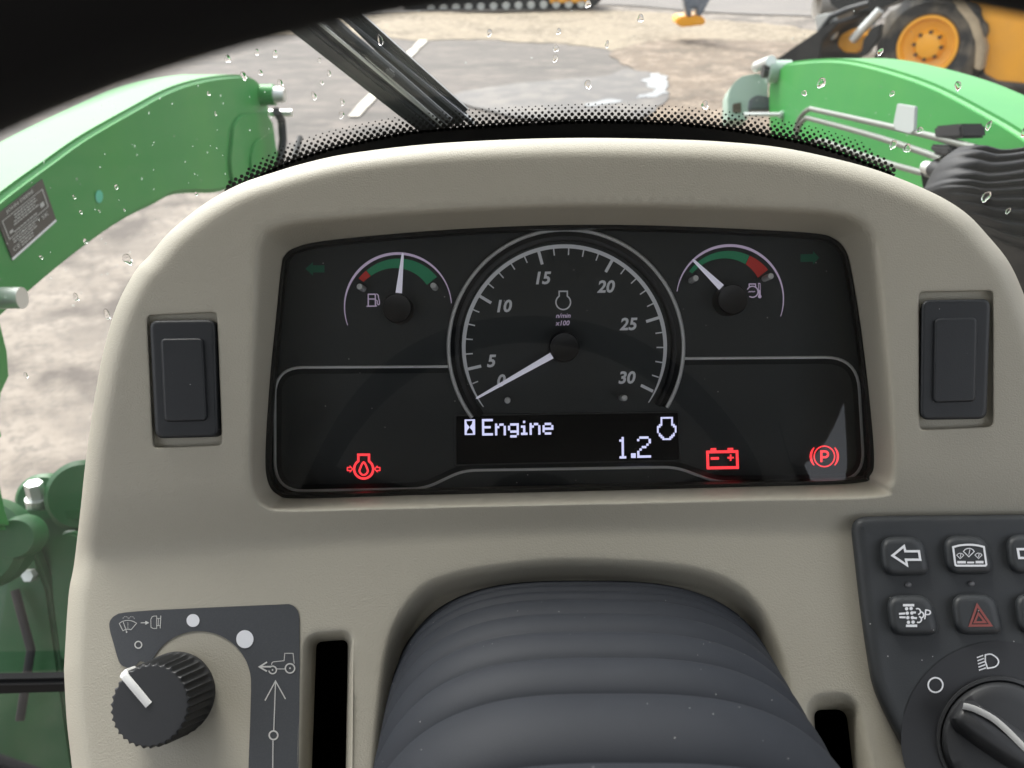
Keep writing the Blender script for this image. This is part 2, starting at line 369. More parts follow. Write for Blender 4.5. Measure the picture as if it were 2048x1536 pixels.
def sheet(name, pts, z, m, rough=0.0, step=None, label=None, smoothc=True):
    l = cr(pts, 8) if smoothc else pts
    P = [G(x, y, z) for x, y in l]
    if rough:
        Q = []
        for a, b in zip(P, P[1:] + P[:1]):
            k = max(1, int((b - a).length / 0.07)); Q += [a.lerp(b, i / k) for i in range(k)]
        P = []
        for p in Q:
            n1 = noise.noise_vector(p * 1.3); n2 = noise.noise_vector(p * 6.0 + Vector((3, 1, 7))); n3 = noise.noise_vector(p * 19.0)
            P.append(p + Vector((n1.x, n1.y, 0)) * rough * 6 + Vector((n2.x, n2.y, 0)) * rough * 2.5 + Vector((n3.x, n3.y, 0)) * rough)
    o = MB().poly(P).obj(name, m, kind='structure'); 
    if label: o['label'] = label
    return o
mb = MB(); mb.add([(-400, -400, 0), (400, -400, 0), (400, 700, 0), (-400, 700, 0)], [(0, 1, 2, 3)]); mb.obj('ground', GROUNDM, kind='structure')
sheet('asphalt_lot', [(-300, 300), (100, 215), (330, 130), (520, 72), (700, 76), (860, 80), (1010, 84), (1130, 92), (1230, 100), (1275, 130), (1290, 180), (1310, 250), (1290, 420), (900, 470), (400, 330), (60, 480), (-300, 560)], 0.004, ASPH, 0.02)
sheet('gravel_verge', [(-400, 120), (200, 75), (560, 46), (720, 30), (860, 22), (1000, 26), (1240, 20), (1420, 40), (1620, 60), (1760, 120), (1640, 130), (1480, 105), (1330, 96), (1240, 98), (1120, 88), (1000, 82), (860, 78), (700, 74), (520, 72), (200, 150), (-400, 260)], 0.008, SAND, 0.05)
sheet('dirt_patch', [(1235, 95), (1330, 82), (1480, 78), (1640, 92), (1900, 150), (2250, 260), (2300, 560), (1900, 640), (1480, 380), (1290, 300), (1300, 210), (1282, 150), (1240, 120)], 0.012, DIRT, 0.03)
sheet('road', [(-900, 44), (-900, -8), (900, -12), (1500, -8), (2600, 10), (2600, 60), (1700, 34), (1420, 24), (1240, 10), (1000, 14), (700, 24)], 0.016, ROADM, 0.0)
sheet('wet_patch', [(900, 190), (1010, 172), (1120, 160), (1210, 150), (1250, 138), (1300, 148), (1330, 180), (1330, 215), (1280, 240), (1100, 235), (980, 225)], 0.020, WETM, 0.02)
sheet('puddle', [(1288, 150), (1305, 145), (1319, 158), (1323, 178), (1312, 192), (1290, 197), (1262, 199), (1284, 188), (1298, 178), (1290, 165)], 0.024, PUDM, 0.035)
sheet('puddle', [(1165, 205), (1200, 199), (1236, 203), (1215, 210), (1180, 212)], 0.024, PUDM, 0.03)
def marking(a, b, w):
    A, Bv = G(*a, 0.02), G(*b, 0.02); d = (Bv - A).normalized(); n = Vector((-d.y, d.x, 0)) * w / 2
    N = 14; l = []; r = []
    for i in range(N + 1):
        p = A.lerp(Bv, i / N); l.append(p + n * random.uniform(0.75, 1.1)); r.append(p - n * random.uniform(0.75, 1.1))
    fs = [(i, i + 1, N + 2 + i, N + 1 + i) for i in range(N)]
    return MB().add(l + r, fs).obj('parking_line', PAINTM, kind='structure')
marking((708, 232), (846, 80), 0.13)

# ------------------------------------------------------------ yellow loader at the top right
Nn = Vector((-0.64, -0.77, 0)).normalized()
R3 = CM.to_3x3(); d = R3 @ Vector(((1855 - 1024) / F, (768 - 92) / F, -1)); WC = Vector((0, 0, CAMZ)) + d * 8.45
fm = plane_map(WC, Nn)
T = thing('compact_loader', 'muddy yellow compact loader with black front bucket parked beyond the right green boom', 'loader', anchor=(WC.x, WC.y, 0))
def wheel(C, N, r, w, parent):
    u = N.cross(Vector((0, 0, 1))).normalized(); v = Vector((0, 0, 1))
    def ring(rad, dep, n=56, lug=0.0):
        return [C - N * dep + (u * math.cos(2 * math.pi * k / n) + v * math.sin(2 * math.pi * k / n)) * (rad + (lug if k % 4 < 2 else 0)) for k in range(n)]
    mb = MB(); mb.loft([ring(r * 0.55, 0.03), ring(r * 0.60, 0.0), ring(r * 0.80, -0.02), ring(r * 0.93, 0.02), ring(r * 0.97, 0.05, lug=0.025), ring(r * 0.98, w * 0.5, lug=0.03), ring(r * 0.97, w - 0.05, lug=0.025), ring(r * 0.9, w), ring(r * 0.5, w)])
    ty = mb.obj('tyre', TYRE, parent)
    mb = MB(); mb.loft([ring(r * 0.56, 0.04), ring(r * 0.555, 0.0), ring(r * 0.50, 0.0), ring(r * 0.46, 0.06), ring(r * 0.30, 0.08), ring(r * 0.22, 0.03), ring(r * 0.12, 0.02)], cap1=True)
    rim = mb.obj('rim', YEL, parent)
    for k in range(8):
        a = 2 * math.pi * k / 8; c = C - N * 0.03 + (u * math.cos(a) + v * math.sin(a)) * r * 0.25
        MB().tube([c - N * 0.04, c + N * 0.02], 0.018, 6).obj('wheel_nut', BLACKM, rim)
    return ty
wheel(WC + Nn * 0.03, Nn, 0.54, 0.40, T)
wheel(WC - Nn * 1.15, Nn, 0.54, 0.36, T)
wheel(WC + Vector((0.77, -0.64, 0)).normalized() * 1.55, Nn, 0.54, 0.36, T)
def slab(pts, m, name, parent, thick, shift=0.0, f=fm, N=Nn, bev=0.015, label=None):
    mb = MB().prism([f(*p) + N * shift for p in pts], -N * thick); return mb.obj(name, m, parent, bevel=bev, label=label)
slab([(1905, -60), (2000, -60), (2250, -40), (2260, 190), (2060, 172), (1990, 165), (1962, 150), (1968, 90), (1952, 30), (1925, -5)], YEL, 'engine_cover', T, 1.2, -0.10)
slab([(1985, -75), (2300, -60), (2300, 25), (2100, 16), (2005, -2)], BLACKM, 'cab_base', T, 1.1, 0.02)
slab([(1900, -20), (1930, 0), (1958, 40), (1974, 95), (1966, 140), (1950, 138), (1953, 92), (1938, 48), (1915, 18)], MUD, 'mudguard', T, 0.42, 0.05)
slab([(1640, -30), (1905, -60), (1860, -18), (1800, -12), (1760, 14), (1735, 28), (1700, 30), (1655, 28), (1634, 12)], BLACKM, 'front_frame', T, 0.7, -0.35)
slab([(1676, 72), (1698, 60), (1716, 66), (1728, 74), (1726, 90), (1712, 108), (1684, 106), (1670, 92)], YEL, 'coupler', T, 0.6, -0.05)
slab([(1560, 122), (1690, 34), (1700, 40), (1668, 74), (1664, 112), (1640, 150), (1570, 160)], BLACKM, 'bucket', T, 1.7, 0.35)
MB().tube([fm(1712, 78) + Nn * 0.12, fm(1768, 18) + Nn * 0.12], 0.045, 12).obj('hydraulic_cylinder', STEEL, T)
MB().tube([fm(1650, 60) + Nn * 0.16, fm(1672, 30) + Nn * 0.16, fm(1706, 16) + Nn * 0.16, fm(1748, 4) + Nn * 0.16], 0.03, 8).obj('hose', BLACKM, T)
slab([(1636, 30), (1668, 24), (1682, 46), (1676, 76), (1652, 84), (1640, 60)], STEEL, 'lift_arm', T, 0.10, 0.1)
slab([(1736, 76), (1752, 52), (1772, 44), (1768, 70), (1745, 104), (1730, 112)], BLACKM, 'lift_arm', T, 0.10, 0.15)
# grey drum left of it
f2 = plane_map((0, 11.5, 0), (0, -1, 0))
T = thing('grey_roller', 'dusty grey and black roller drum left of the yellow loader at the top edge', 'roller', anchor=tuple(f2(1680, 10)))
a, b_ = f2(1634, 8), f2(1700, 8)
MB().tube([a, b_], 0.19, 24).obj('drum', mat('dusty_grey', (0.30, 0.28, 0.25), 0.9, vary=(5, .6, (.1, .1, .1))), T)
MB().tube([b_, b_ + (b_ - a) * 0.9], 0.16, 24).obj('motor', BLACKM, T)
MB().box(f2(1680, -14), (0.5, 0.12, 0.05)).obj('frame', BLACKM, T, bevel=0.01)
# machine leg in the middle
f3 = plane_map((0, 12.0, 0), (0, -1, 0))
T = thing('stabiliser_leg', 'blue grey machine leg standing on an orange yellow foot at the top edge', 'machine leg', anchor=tuple(G(1385, 52)))
MB().prism([f3(*p) for p in [(1356, 34), (1398, 30), (1412, 38), (1410, 50), (1362, 55), (1350, 46)]], (0, 0.35, 0)).obj('foot', YEL, T, bevel=0.02)
MB().prism([f3(*p) for p in [(1374, 36), (1370, 10), (1362, -40), (1424, -40), (1420, 0), (1404, 30), (1396, 36), (1392, 16), (1384, 16), (1383, 36)]], (0, 0.2, 0)).obj('leg', mat('blue_grey_paint', (0.13, 0.15, 0.18), 0.5, vary=(9, .5, (.3, .32, .34))), T, bevel=0.02)
# crawler machine at the top middle
f4 = plane_map((0, 15.5, 0), (0, -1, 0))
T = thing('crawler_track', 'black crawler track with pale rollers along the top edge of the yard', 'crawler track', anchor=tuple(f4(1010, 20)))
MB().prism([f4(*p) for p in rpoly([(810, 26), (800, -10), (830, -60), (1190, -70), (1215, -20), (1195, 14), (1000, 24)], 18, 4)], (0, 0.45, 0)).obj('track', BLACKM, T, bevel=0.02)
for i in range(13):
    x = 862 + i * 25; c = f4(x, 13 - i * 0.5) + Vector((0, -0.06, 0))
    MB().tube([c, c + Vector((0, 0.1, 0))], 0.065, 12).obj('roller', STEEL, T)
MB().prism([f4(*p) for p in [(1095, -20), (1180, -22), (1176, 4), (1100, 6)]], (0, -0.06, 0)).obj('side_panel', YEL, T, bevel=0.01)

# ------------------------------------------------------------ the tractor's own front loader
XL, XR = -0.55, 0.60
fl = plane_map((XL, 0, 0), (1, 0, 0)); fr = plane_map((XR, 0, 0), (1, 0, 0))
FLD = thing('front_loader', 'glossy green front loader booms of the tractor on both sides beyond the windscreen', 'front loader', anchor=(0, 1.2, 1.2))
top_in = cr([(-150, 520), (0, 393), (102, 318), (171, 270), (273, 212), (342, 176), (410, 156), (478, 149), (512, 158), (530, 176)], 6, False)
bot_in = cr([(560, 345), (500, 362), (440, 384), (383, 386), (346, 391), (312, 409), (260, 435), (208, 469), (130, 529), (5, 636), (-150, 770)], 6, False)
left_px = prof = top_in + [(536, 205), (541, 250), (556, 300)] + bot_in
boom = MB().prism([fl(*p) for p in prof], (-0.10, 0, 0)).obj('boom', TGREEN, FLD, bevel=0.007, seg=3, label='left green boom with the data plate')
# pressed rib and end plate on the inner face
MB().prism([fl(*p) for p in rpoly([(468, 400), (455, 330), (462, 250), (478, 228), (522, 226), (540, 240), (548, 300), (540, 360)], 20)], (0.006, 0, 0)).obj('end_plate', TGREEN, boom, bevel=0.002)
MB().prism([fl(*p) + Vector((0.006, 0, 0)) for p in rpoly([(498, 380), (492, 320), (500, 285), (516, 272), (534, 282), (540, 330), (534, 372)], 14)], (0.004, 0, 0)).obj('end_plate', TGREEN, boom, bevel=0.0015)
c = fl(522, 190)
MB().tube([c + Vector((-0.02, 0, 0)), c + Vector((0.03, 0, 0))], 0.022, 20).obj('pivot_boss', TGREEN, boom)
MB().tube([c + Vector((0.03, 0, 0)), c + Vector((0.052, 0, 0))], [0.018, 0.015], 12).obj('pin', STEEL, boom)
c = fl(540, 226); MB().tube([c, c + Vector((0.05, 0.0, 0))], 0.008, 8).obj('pin', STEEL, boom)
fk = plane_map((XL + 0.04, 0, 0), (1, 0, 0))
MB().tube([fk(552, 222), fk(563, 240), fk(566, 280), fk(560, 330)], 0.009, 8).obj('hose', HOSE, boom)
MB().tube([fk(585, 330), fk(600, 275)], 0.007, 8).obj('hose', HOSE, boom)
# label plate on the boom (data plate)
A0 = (-12, 432); A1 = (82, 358); A2 = (109.5, 438); A3 = (21.7, 516)
def dp(u, v, h=0.002):
    x = (A0[0] * (1 - u) + A1[0] * u) * (1 - v) + (A3[0] * (1 - u) + A2[0] * u) * v
    y = (A0[1] * (1 - u) + A1[1] * u) * (1 - v) + (A3[1] * (1 - u) + A2[1] * u) * v
    return fl(x, y) + Vector((h, 0, 0))
plate = MB().prism([dp(0, 0, 0.0004), dp(1, 0, 0.0004), dp(1, 1, 0.0004), dp(0, 1, 0.0004)], (0.0012, 0, 0)).obj('data_plate', DECALB, boom, label='dark data plate with silver lettering')
MB().prism([dp(0, 1.0, 0.0004), dp(1, 1.0, 0.0004), dp(1, 1.055, 0.0004), dp(0, 1.055, 0.0004)], (0.001, 0, 0)).obj('plate_edge', WHITE, boom)
mb = MB(); q = lambda u, v: dp(u / 100, v / 100, 0.0021)
text(mb, 'JOHN DEERE', 48, 9, 9.5, q, bold=0.01)
ribbon(mb, [(7, 19), (93, 19), (93, 62), (7, 62)], 1.6, q, True, 20)
for v, a, b_ in [(25, 30, 76), (31, 30, 78), (37, 26, 72), (43, 24, 78), (56, 20, 70), (68, 12, 70), (74, 12, 60), (80, 22, 62), (86, 24, 52), (92, 24, 50)]:
    x = a
    while x < b_:
        w = random.uniform(3, 8); ribbon(mb, [(x, v), (min(b_, x + w), v)], 2.6, q, False, 30); x += w + 1.2
blob(mb, [(12, 48), (19, 48), (19, 54), (12, 54)], q); blob(mb, [(80, 44), (88, 44), (88, 54), (80, 54)], q)
text(mb, 'CE', 14, 87, 9, q); text(mb, 'S', 78, 74, 9, q); text(mb, 'K', 86, 74, 9, q)
mb.obj('plate_print', mat('plate_silver', (0.42, 0.43, 0.42), 0.4), boom, smooth=0)
MB().poly([fl(*p) + Vector((0.0010, 0, 0)) for p in circle(197, 393, 7.5, 16, ry=13)]).obj('paint_mark', mat('teal_paint', (0.05, 0.42, 0.28), 0.4), boom)
# left cylinder, mast and bracket
fv = plane_map((XL + 0.02, 0, 0), (1, 0, 0))
c = fv(22, 596); MB().tube([c + Vector((-0.1, 0, 0)), c + Vector((0.012, 0, 0))], 0.0115, 16).obj('pin', STEEL, boom)
MB().prism([fl(*p) for p in [(-90, 600), (4, 636), (20, 700), (24, 755), (8, 790), (2, 840), (12, 880), (-90, 930)]], (-0.03, 0, 0)).obj('tilt_cylinder', TGREEN, FLD, bevel=0.006)
MB().prism([fl(*p) for p in [(-90, 900), (2, 948), (16, 1016), (30, 1060), (-90, 1060)]], (-0.03, 0, 0)).obj('tilt_cylinder', TGREEN, FLD, bevel=0.006)
fwd = CM.to_3x3() @ Vector((0, 0, -1))
def cp(dep): return plane_map(Vector((0, 0, CAMZ)) + fwd * dep, fwd)
c9 = cp(0.93); c10 = cp(1.0)
mast = thing('loader_mast', 'shade-darkened green loader mast bracket with a big bolt at the lower left', 'loader mast', anchor=tuple(c10(80, 1250)))
MB().prism([c10(*p) for p in [(34, 1036), (60, 1014), (150, 1012), (330, 1012), (330, 1750), (-60, 1750), (30, 1300), (56, 1110)]], fwd * 0.07).obj('mast_body', SHADEGREEN, mast, bevel=0.008)
MB().prism([cp(0.985)(*p) for p in rpoly([(36, 1022), (160, 1018), (330, 1018), (330, 1040), (34, 1040)], 6, 4)], fwd * 0.12).obj('top_plate', SHADEGREEN, mast, bevel=0.004)
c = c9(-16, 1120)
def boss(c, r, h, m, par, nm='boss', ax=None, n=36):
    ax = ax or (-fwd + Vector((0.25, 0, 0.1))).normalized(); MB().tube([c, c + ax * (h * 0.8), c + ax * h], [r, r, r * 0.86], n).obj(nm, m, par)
boss(c9(-22, 1085), 0.052, 0.05, SHADEGREEN, mast)
boss(c9(52, 1070), 0.024, 0.04, SHADEGREEN, mast)
boss(cp(1.1)(98, 996), 0.034, 0.03, SHADEGREEN, mast, 'cylinder_eye')
boss(cp(1.02)(178, 990), 0.045, 0.03, SHADEGREEN, mast, 'cylinder_eye')
MB().tube([cp(1.03)(92, 996), cp(1.03)(190, 996)], 0.0105, 16).obj('cross_tube', SHADEGREEN, mast)
MB().tube([cp(1.06)(124, 972), cp(1.06)(190, 970)], 0.0105, 16).obj('cross_tube', SHADEGREEN, mast)
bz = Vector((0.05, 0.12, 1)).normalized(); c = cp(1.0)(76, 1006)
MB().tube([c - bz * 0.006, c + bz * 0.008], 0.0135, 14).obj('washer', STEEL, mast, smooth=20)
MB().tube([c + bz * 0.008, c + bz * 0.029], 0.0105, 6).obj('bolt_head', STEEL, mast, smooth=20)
MB().prism([cp(0.98)(*p) for p in [(20, 1120), (60, 1080), (96, 1180), (130, 1420), (170, 1700), (-30, 1700), (-10, 1300)]], fwd * 0.02).obj('side_plate', SHADEGREEN, mast, bevel=0.004)
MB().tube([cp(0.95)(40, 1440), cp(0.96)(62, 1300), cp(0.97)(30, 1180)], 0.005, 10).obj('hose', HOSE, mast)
MB().prism([cp(1.25)(*p) for p in [(-200, 1060), (330, 1000), (330, 1900), (-200, 1900)]], fwd * 0.05).obj('rear_plate', mat('shaded_plate_green', (0.012, 0.07, 0.025), 0.5), mast)  # green lowered further so the backing plate carries the shade
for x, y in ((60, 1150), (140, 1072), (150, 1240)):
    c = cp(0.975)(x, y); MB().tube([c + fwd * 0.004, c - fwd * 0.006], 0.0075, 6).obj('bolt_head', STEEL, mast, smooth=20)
MB().prism([cp(0.96)(*p) for p in rpoly([(96, 1080), (150, 1060), (190, 1110), (180, 1300), (120, 1330), (104, 1200)], 20, 4)], fwd * 0.012).obj('side_plate', SHADEGREEN, mast, bevel=0.003)
# right boom
top_r = cr([(1560, 132), (1587, 122), (1673, 117), (1758, 133), (1861, 167), (1963, 219), (2048, 270), (2200, 380)], 6, False)
right_px = prof = top_r + cr([(2200, 620), (2040, 500), (1900, 430), (1800, 390), (1700, 360), (1600, 350), (1550, 330)], 5, False) + [(1538, 260), (1536, 180), (1542, 150)]
boom2 = MB().prism([fr(*p) for p in prof], (0.10, 0, 0)).obj('boom', TGREEN, FLD, bevel=0.007, seg=3, label='right green boom with grey hydraulic pipes')
c = fr(1553, 143)
MB().tube([c + Vector((0.03, 0, 0)), c + Vector((-0.02, 0, 0))], 0.024, 24).obj('pivot_cap', PALEP, boom2)
MB().tube([c + Vector((0, 0, 0)), c + Vector((-0.032, 0, 0))], 0.014, 18).obj('pin', BLACKM, boom2)
MB().tube([fr(1530, 134) + Vector((-.02, 0, 0)), fr(1560, 122) + Vector((-.02, 0, 0))], 0.012, 12).obj('pin', STEEL, boom2)
cg = cp(1.9)
MB().prism([cg(*p) for p in rpoly([(1456, 240), (1456, 180), (1480, 152), (1520, 146), (1536, 160), (1536, 205), (1500, 212), (1494, 240)], [2, 20, 22, 12, 6, 4, 8, 2])], fwd * 0.05).obj('guard_plate', PALEP, boom2, bevel=0.006)
MB().prism([cg(*p) - fwd * 0.002 for p in rpoly([(1465, 226), (1465, 208), (1482, 205), (1482, 226)], 4)], fwd * 0.004).obj('plate_slot', DIRT, boom2)
MB().prism([cg(*p) - fwd * 0.01 for p in rpoly([(1495, 222), (1498, 200), (1512, 192), (1540, 196), (1542, 222)], 5)], fwd * 0.03).obj('clamp', mat('grey_clamp', (0.1, 0.11, 0.12), 0.4), boom2, bevel=0.004)
MB().tube([cp(1.8)(1488, 229), cp(1.78)(1560, 229)], 0.0045, 10).obj('rod', STEEL, boom2)
MB().tube([cp(1.78)(1560, 229), cp(1.78)(1573, 231)], [0.009, 0.008], 12).obj('rod_end', PALEP, boom2)
fp = plane_map((0.52, 0, 0), (1, 0, 0))
for pts in ([(1590, 262), (1600, 236), (1618, 219), (1640, 222), (1792, 256), (1868, 274), (1950, 296)],
            [(1590, 282), (1598, 255), (1611, 238), (1630, 240), (1760, 276), (1891, 320), (1930, 332)],
            [(1600, 300), (1640, 282), (1693, 300), (1780, 328), (1871, 353), (1900, 364)]):
    MB().tube([fp(*p) for p in cr(pts, 6, False)], 0.0042, 12).obj('hydraulic_pipe', PIPEM, boom2)
fq = plane_map((0.515, 0, 0), (1, 0, 0))
MB().prism([fq(*p) for p in [(1794, 207), (1830, 213), (1828, 262), (1820, 268), (1790, 260), (1786, 248)]], (0.004, 0, 0)).obj('pipe_tag', mat('grey_tag', (0.36, 0.39, 0.38), 0.5), boom2, bevel=0.001)
MB().prism([fq(*p) for p in [(1866, 252), (1920, 247), (1922, 276), (1868, 278)]], (0.03, 0, 0)).obj('pipe_clamp', HOSE, boom2, bevel=0.003)
MB().prism([fq(*p) for p in [(1857, 288), (1896, 292), (1902, 316), (1862, 306)]], (0.03, 0, 0)).obj('pipe_clamp', HOSE, boom2, bevel=0.003)
MB().tube([fq(1852, 334), fq(1874, 340)], 0.008, 14).obj('fitting', STEEL, boom2)
MB().tube([fq(1868, 338), fq(1890, 346)], 0.010, 14).obj('fitting', HOSE, boom2)
# ribbed black sleeve over the hoses
cs = cp(0.90); rows = []
NU, NV = 60, 100
edge = cr([(1940, 282), (1900, 312), (1876, 356), (1868, 380), (1892, 408), (1936, 444), (1965, 466)], 20, False)
edge2 = cr([(2300, 300), (2300, 340), (2300, 380), (2300, 430), (2290, 500), (2250, 580), (2230, 640)], 20, False)
def at_arr(a, t): k = t * (len(a) - 1); i = min(int(k), len(a) - 2); q_ = k - i; return (a[i][0] * (1 - q_) + a[i + 1][0] * q_, a[i][1] * (1 - q_) + a[i + 1][1] * q_)
for v in range(NV + 1):
    t = v / NV; row = []
    for u in range(NU + 1):
        s_ = u / NU; a = at_arr(edge, t); b_ = at_arr(edge2, t)
        x = a[0] + (b_[0] - a[0]) * s_; y = a[1] + (b_[1] - a[1]) * s_ + 11 * math.sin(s_ * 9 + t * 1.5) * (s_ > 0) * min(1, s_ * 6) * (1 - t * 0.4)
        rib = abs(math.sin(t * math.pi * 11.0)); bow = max(0, math.sin(math.pi * t)) ** 0.5; eg = min(1, s_ / 0.10); rnd = math.sqrt(max(0, 1 - (1 - eg) ** 2))
        row.append(cs(x, y) - fwd * (0.010 * rib * eg + 0.045 * bow * rnd - 0.02))
    rows.append(row)
mb = MB(); mb.loft(rows, closed=False)
back = [[p + fwd * 0.09 for p in r] for r in (rows[0], rows[-1])]
mb.loft([rows[0], back[0], back[1], rows[-1]], closed=False)
mb.loft([[r[0] for r in rows], [r[0] + fwd * 0.03 + Vector((0.01, 0, 0)) for r in rows]], closed=False)
tag(mb.obj('hose_sleeve', HOSE, smooth=60), 'black ribbed hose sleeve beside the right boom pipes', 'hose sleeve')

# ------------------------------------------------------------ windscreen, frit, wiper, drops
YW = 0.52
fw = plane_map((0, YW, 0), (0, 1, 0)); fwo = plane_map((0, YW + 0.004, 0), (0, 1, 0)); fwi = plane_map((0, YW - 0.001, 0), (0, 1, 0))
WS = thing('windscreen', 'rain spotted windscreen with a black dotted border behind the dashboard', 'windscreen', anchor=(0, YW, 1.3))
MB().add([(-0.62, YW, 0.9), (0.62, YW, 0.9), (0.62, YW, 2.25), (-0.62, YW, 2.25)], [(0, 1, 2, 3)]).obj('glass_pane', PANE, WS)
fritline = cr([(442, 388), (480, 369), (535, 342), (592, 318), (671, 294), (773, 272), (842, 261), (968, 251), (1080, 245), (1200, 241), (1348, 246), (1450, 256), (1553, 273), (1621, 287), (1690, 308), (1741, 328), (1800, 352)], 8, False)
fl_ = resample(fritline, 13.2, False)
# even spacing along the line
import itertools
def even(path, step):
    out = [path[0]]; acc = 0
    for a, b in zip(path, path[1:]):
        dd = math.hypot(b[0] - a[0], b[1] - a[1]); t = step - acc
        while t <= dd: out.append((a[0] + (b[0] - a[0]) * t / dd, a[1] + (b[1] - a[1]) * t / dd)); t += step
        acc = (acc + dd) % step
    return out
P = even(fritline, 13.2)
lowl = [(x + (1100 - x) * 0.06, y + 110) for x, y in P]
mb = MB(); mb.loft([[fwi(*p) for p in P], [fwi(*p) for p in lowl]], closed=False); mb.obj('frit_band', FRIT, WS)
mb = MB()
for i in range(1, len(P) - 1):
    tx, ty = P[i + 1][0] - P[i - 1][0], P[i + 1][1] - P[i - 1][1]; q_ = math.hypot(tx, ty); nx, ny = ty / q_, -tx / q_; tx /= q_; ty /= q_
    edge_f = min(1, (i + 1) / 14, (len(P) - i) / 10)
    for k, (o, r) in enumerate([(-1, 5.8), (6.4, 4.7), (13.2, 3.9), (20.0, 3.0), (26.8, 2.2), (33, 1.5)]):
        s_ = 6.6 if k % 2 else 0
        if k > 1 + 5 * edge_f: continue
        jx, jy = P[i][0] + nx * o + tx * s_, P[i][1] + ny * o + ty * s_
        l = circle(jx, jy, r, 10); mb.add([fwi(*p) - Vector((0, 0.0004 * (k % 2), 0)) for p in l], [tuple(range(10))])
mb.obj('frit_dots', FRIT, WS, smooth=0, kind='stuff', merge=False)
mb = MB(); rs = random.Random(5)
for i in range(150):
    if i < 120: x, y = rs.uniform(0, 560), rs.uniform(140, 620)
    else: x, y = rs.uniform(520, 2040), rs.uniform(10, 260)
    r = rs.choice((0.9, 1.1, 1.4, 1.9)); el = rs.uniform(0.8, 1.8); mb.add([fwo(*p) for p in circle(x, y, r, 7, ry=r * el)], [tuple(range(7))])
mb.obj('dried_specks', glass_mat('dried_speck', (0.9, 0.9, 0.9), 0.17), WS, smooth=0, kind='stuff', merge=False)
fb = plane_map((0, 0.50, 0), (0, 1, 0))
MB().prism([fb(*p) for p in [(-160, 1368), (150, 1362), (150, 1388), (-160, 1398)]], (0, 0.014, 0)).obj('lower_frame_rail', WHEELM, WS, bevel=0.004)
# wiper
fz = plane_map((0, YW + 0.03, 0), (0, 1, 0))
WP = thing('wiper', 'black windscreen wiper lying diagonally across the glass', 'wiper', anchor=tuple(fz(760, 150)))
def bar(p0, p1, w0, w1, d0, thick, m, nm, bev=0.0015):
    a, b = Vector(p0), Vector(p1); dd = (b - a).normalized(); n = Vector((-dd.y, dd.x))
    l = [a + n * w0 / 2, b + n * w1 / 2, b - n * w1 / 2, a - n * w0 / 2]
    return MB().prism([fz(*p) + Vector((0, d0, 0)) for p in l], (0, thick, 0)).obj(nm, m, WP, bevel=bev)
bar((525, 8), (852, 268), 24, 18, 0.004, 0.008, WIPERG, 'blade_spoiler')
bar((545, 8), (872, 268), 22, 20, -0.002, 0.010, WIPERM, 'blade_rubber')
bar((573, 8), (896, 262), 22, 20, 0.006, 0.010, WIPERM, 'blade_carrier')
bar((596, 6), (890, 252), 5, 4, -0.006, 0.004, STEEL, 'blade_spring', 0.0008)
bar((608, 0), (884, 246), 3.5, 3, -0.004, 0.004, STEEL, 'blade_spring', 0.0008)
MB().tube([fz(*p) + Vector((0, -0.004, 0)) for p in [(610, -10), (700, 70), (790, 145), (900, 240)]], [0.0042, 0.0036, 0.0034, 0.003], 10).obj('wiper_arm', WIPERM, WP)
bar((630, -20), (925, 254), 30, 46, 0.014, 0.010, WIPERM, 'arm_body', 0.003)
bar((655, 20), (945, 258), 6, 10, 0.010, 0.008, mat('arm_highlight_grey', (0.22, 0.23, 0.25), 0.4), 'arm_highlight')  # lighter strip painting the highlight along the black arm
MB().prism([fz(*p) + Vector((0, -0.010, 0)) for p in [(772, 138), (780, 130), (794, 142), (790, 152)]], (0, 0.012, 0)).obj('clip', mat('clip_grey', (0.12, 0.125, 0.13), 0.4), WP, bevel=0.001)
bar((720, 96), (775, 128), 12, 12, -0.008, 0.008, WIPERM, 'link', 0.002)
# drops
drops = [(458, 117, 9), (490, 151, 9), (523, 144, 6), (563, 166, 9), (630, 191, 8), (660, 146, 6), (686, 203, 7), (684, 229, 8), (516, 104, 6), (552, 107, 7), (645, 164, 5), (762, 80, 10), (979, 65, 8), (1112, 96, 8), (1110, 116, 8), (1117, 62, 7),
         (1175, 168, 10), (1213, 88, 7), (1175, 8, 8), (1408, 209, 10), (1640, 165, 11), (1757, 103, 7), (1912, 171, 9), (1783, 288, 10), (1811, 295, 10), (1836, 259, 7), (1973, 250, 9), (1781, 186, 6), (1968, 392, 11), (2012, 420, 6), (2044, 264, 8),
         (258, 517, 13), (217, 627, 11), (155, 592, 8), (174, 480, 6), (236, 372, 5), (55, 748, 6), (152, 392, 4), (202, 420, 3), (252, 418, 3), (420, 186, 5), (434, 226, 4), (86, 512, 4), (165, 422, 4), (1606, 185, 6), (1280, 36, 9), (395, 386, 5), (640, 120, 5)]
def behind(x, y):
    t = (y - 8) / 250
    if 0 < t < 1 and 545 + 295 * t < x < 668 + 275 * t: return 'before the wiper'
    if inside((x, y), left_px): return 'before the left green boom'
    if inside((x, y), right_px): return 'before the right green boom'
    if y > 450 and x < 400: return 'before the pale ground left of the dashboard'
    if x > 1860: return 'before the ribbed hose sleeve'
    if x < 760: return 'before the yard between left boom and wiper'
    return 'before the yard right of the wiper'
zones = {}
for q_ in drops: zones.setdefault(behind(q_[0], q_[1]), []).append(q_)
ORD = ['first', 'second', 'third', 'fourth', 'fifth', 'sixth', 'seventh', 'eighth', 'ninth', 'tenth', 'eleventh', 'twelfth', 'thirteenth', 'fourteenth', 'fifteenth', 'sixteenth', 'seventeenth', 'eighteenth', 'nineteenth', 'twentieth']
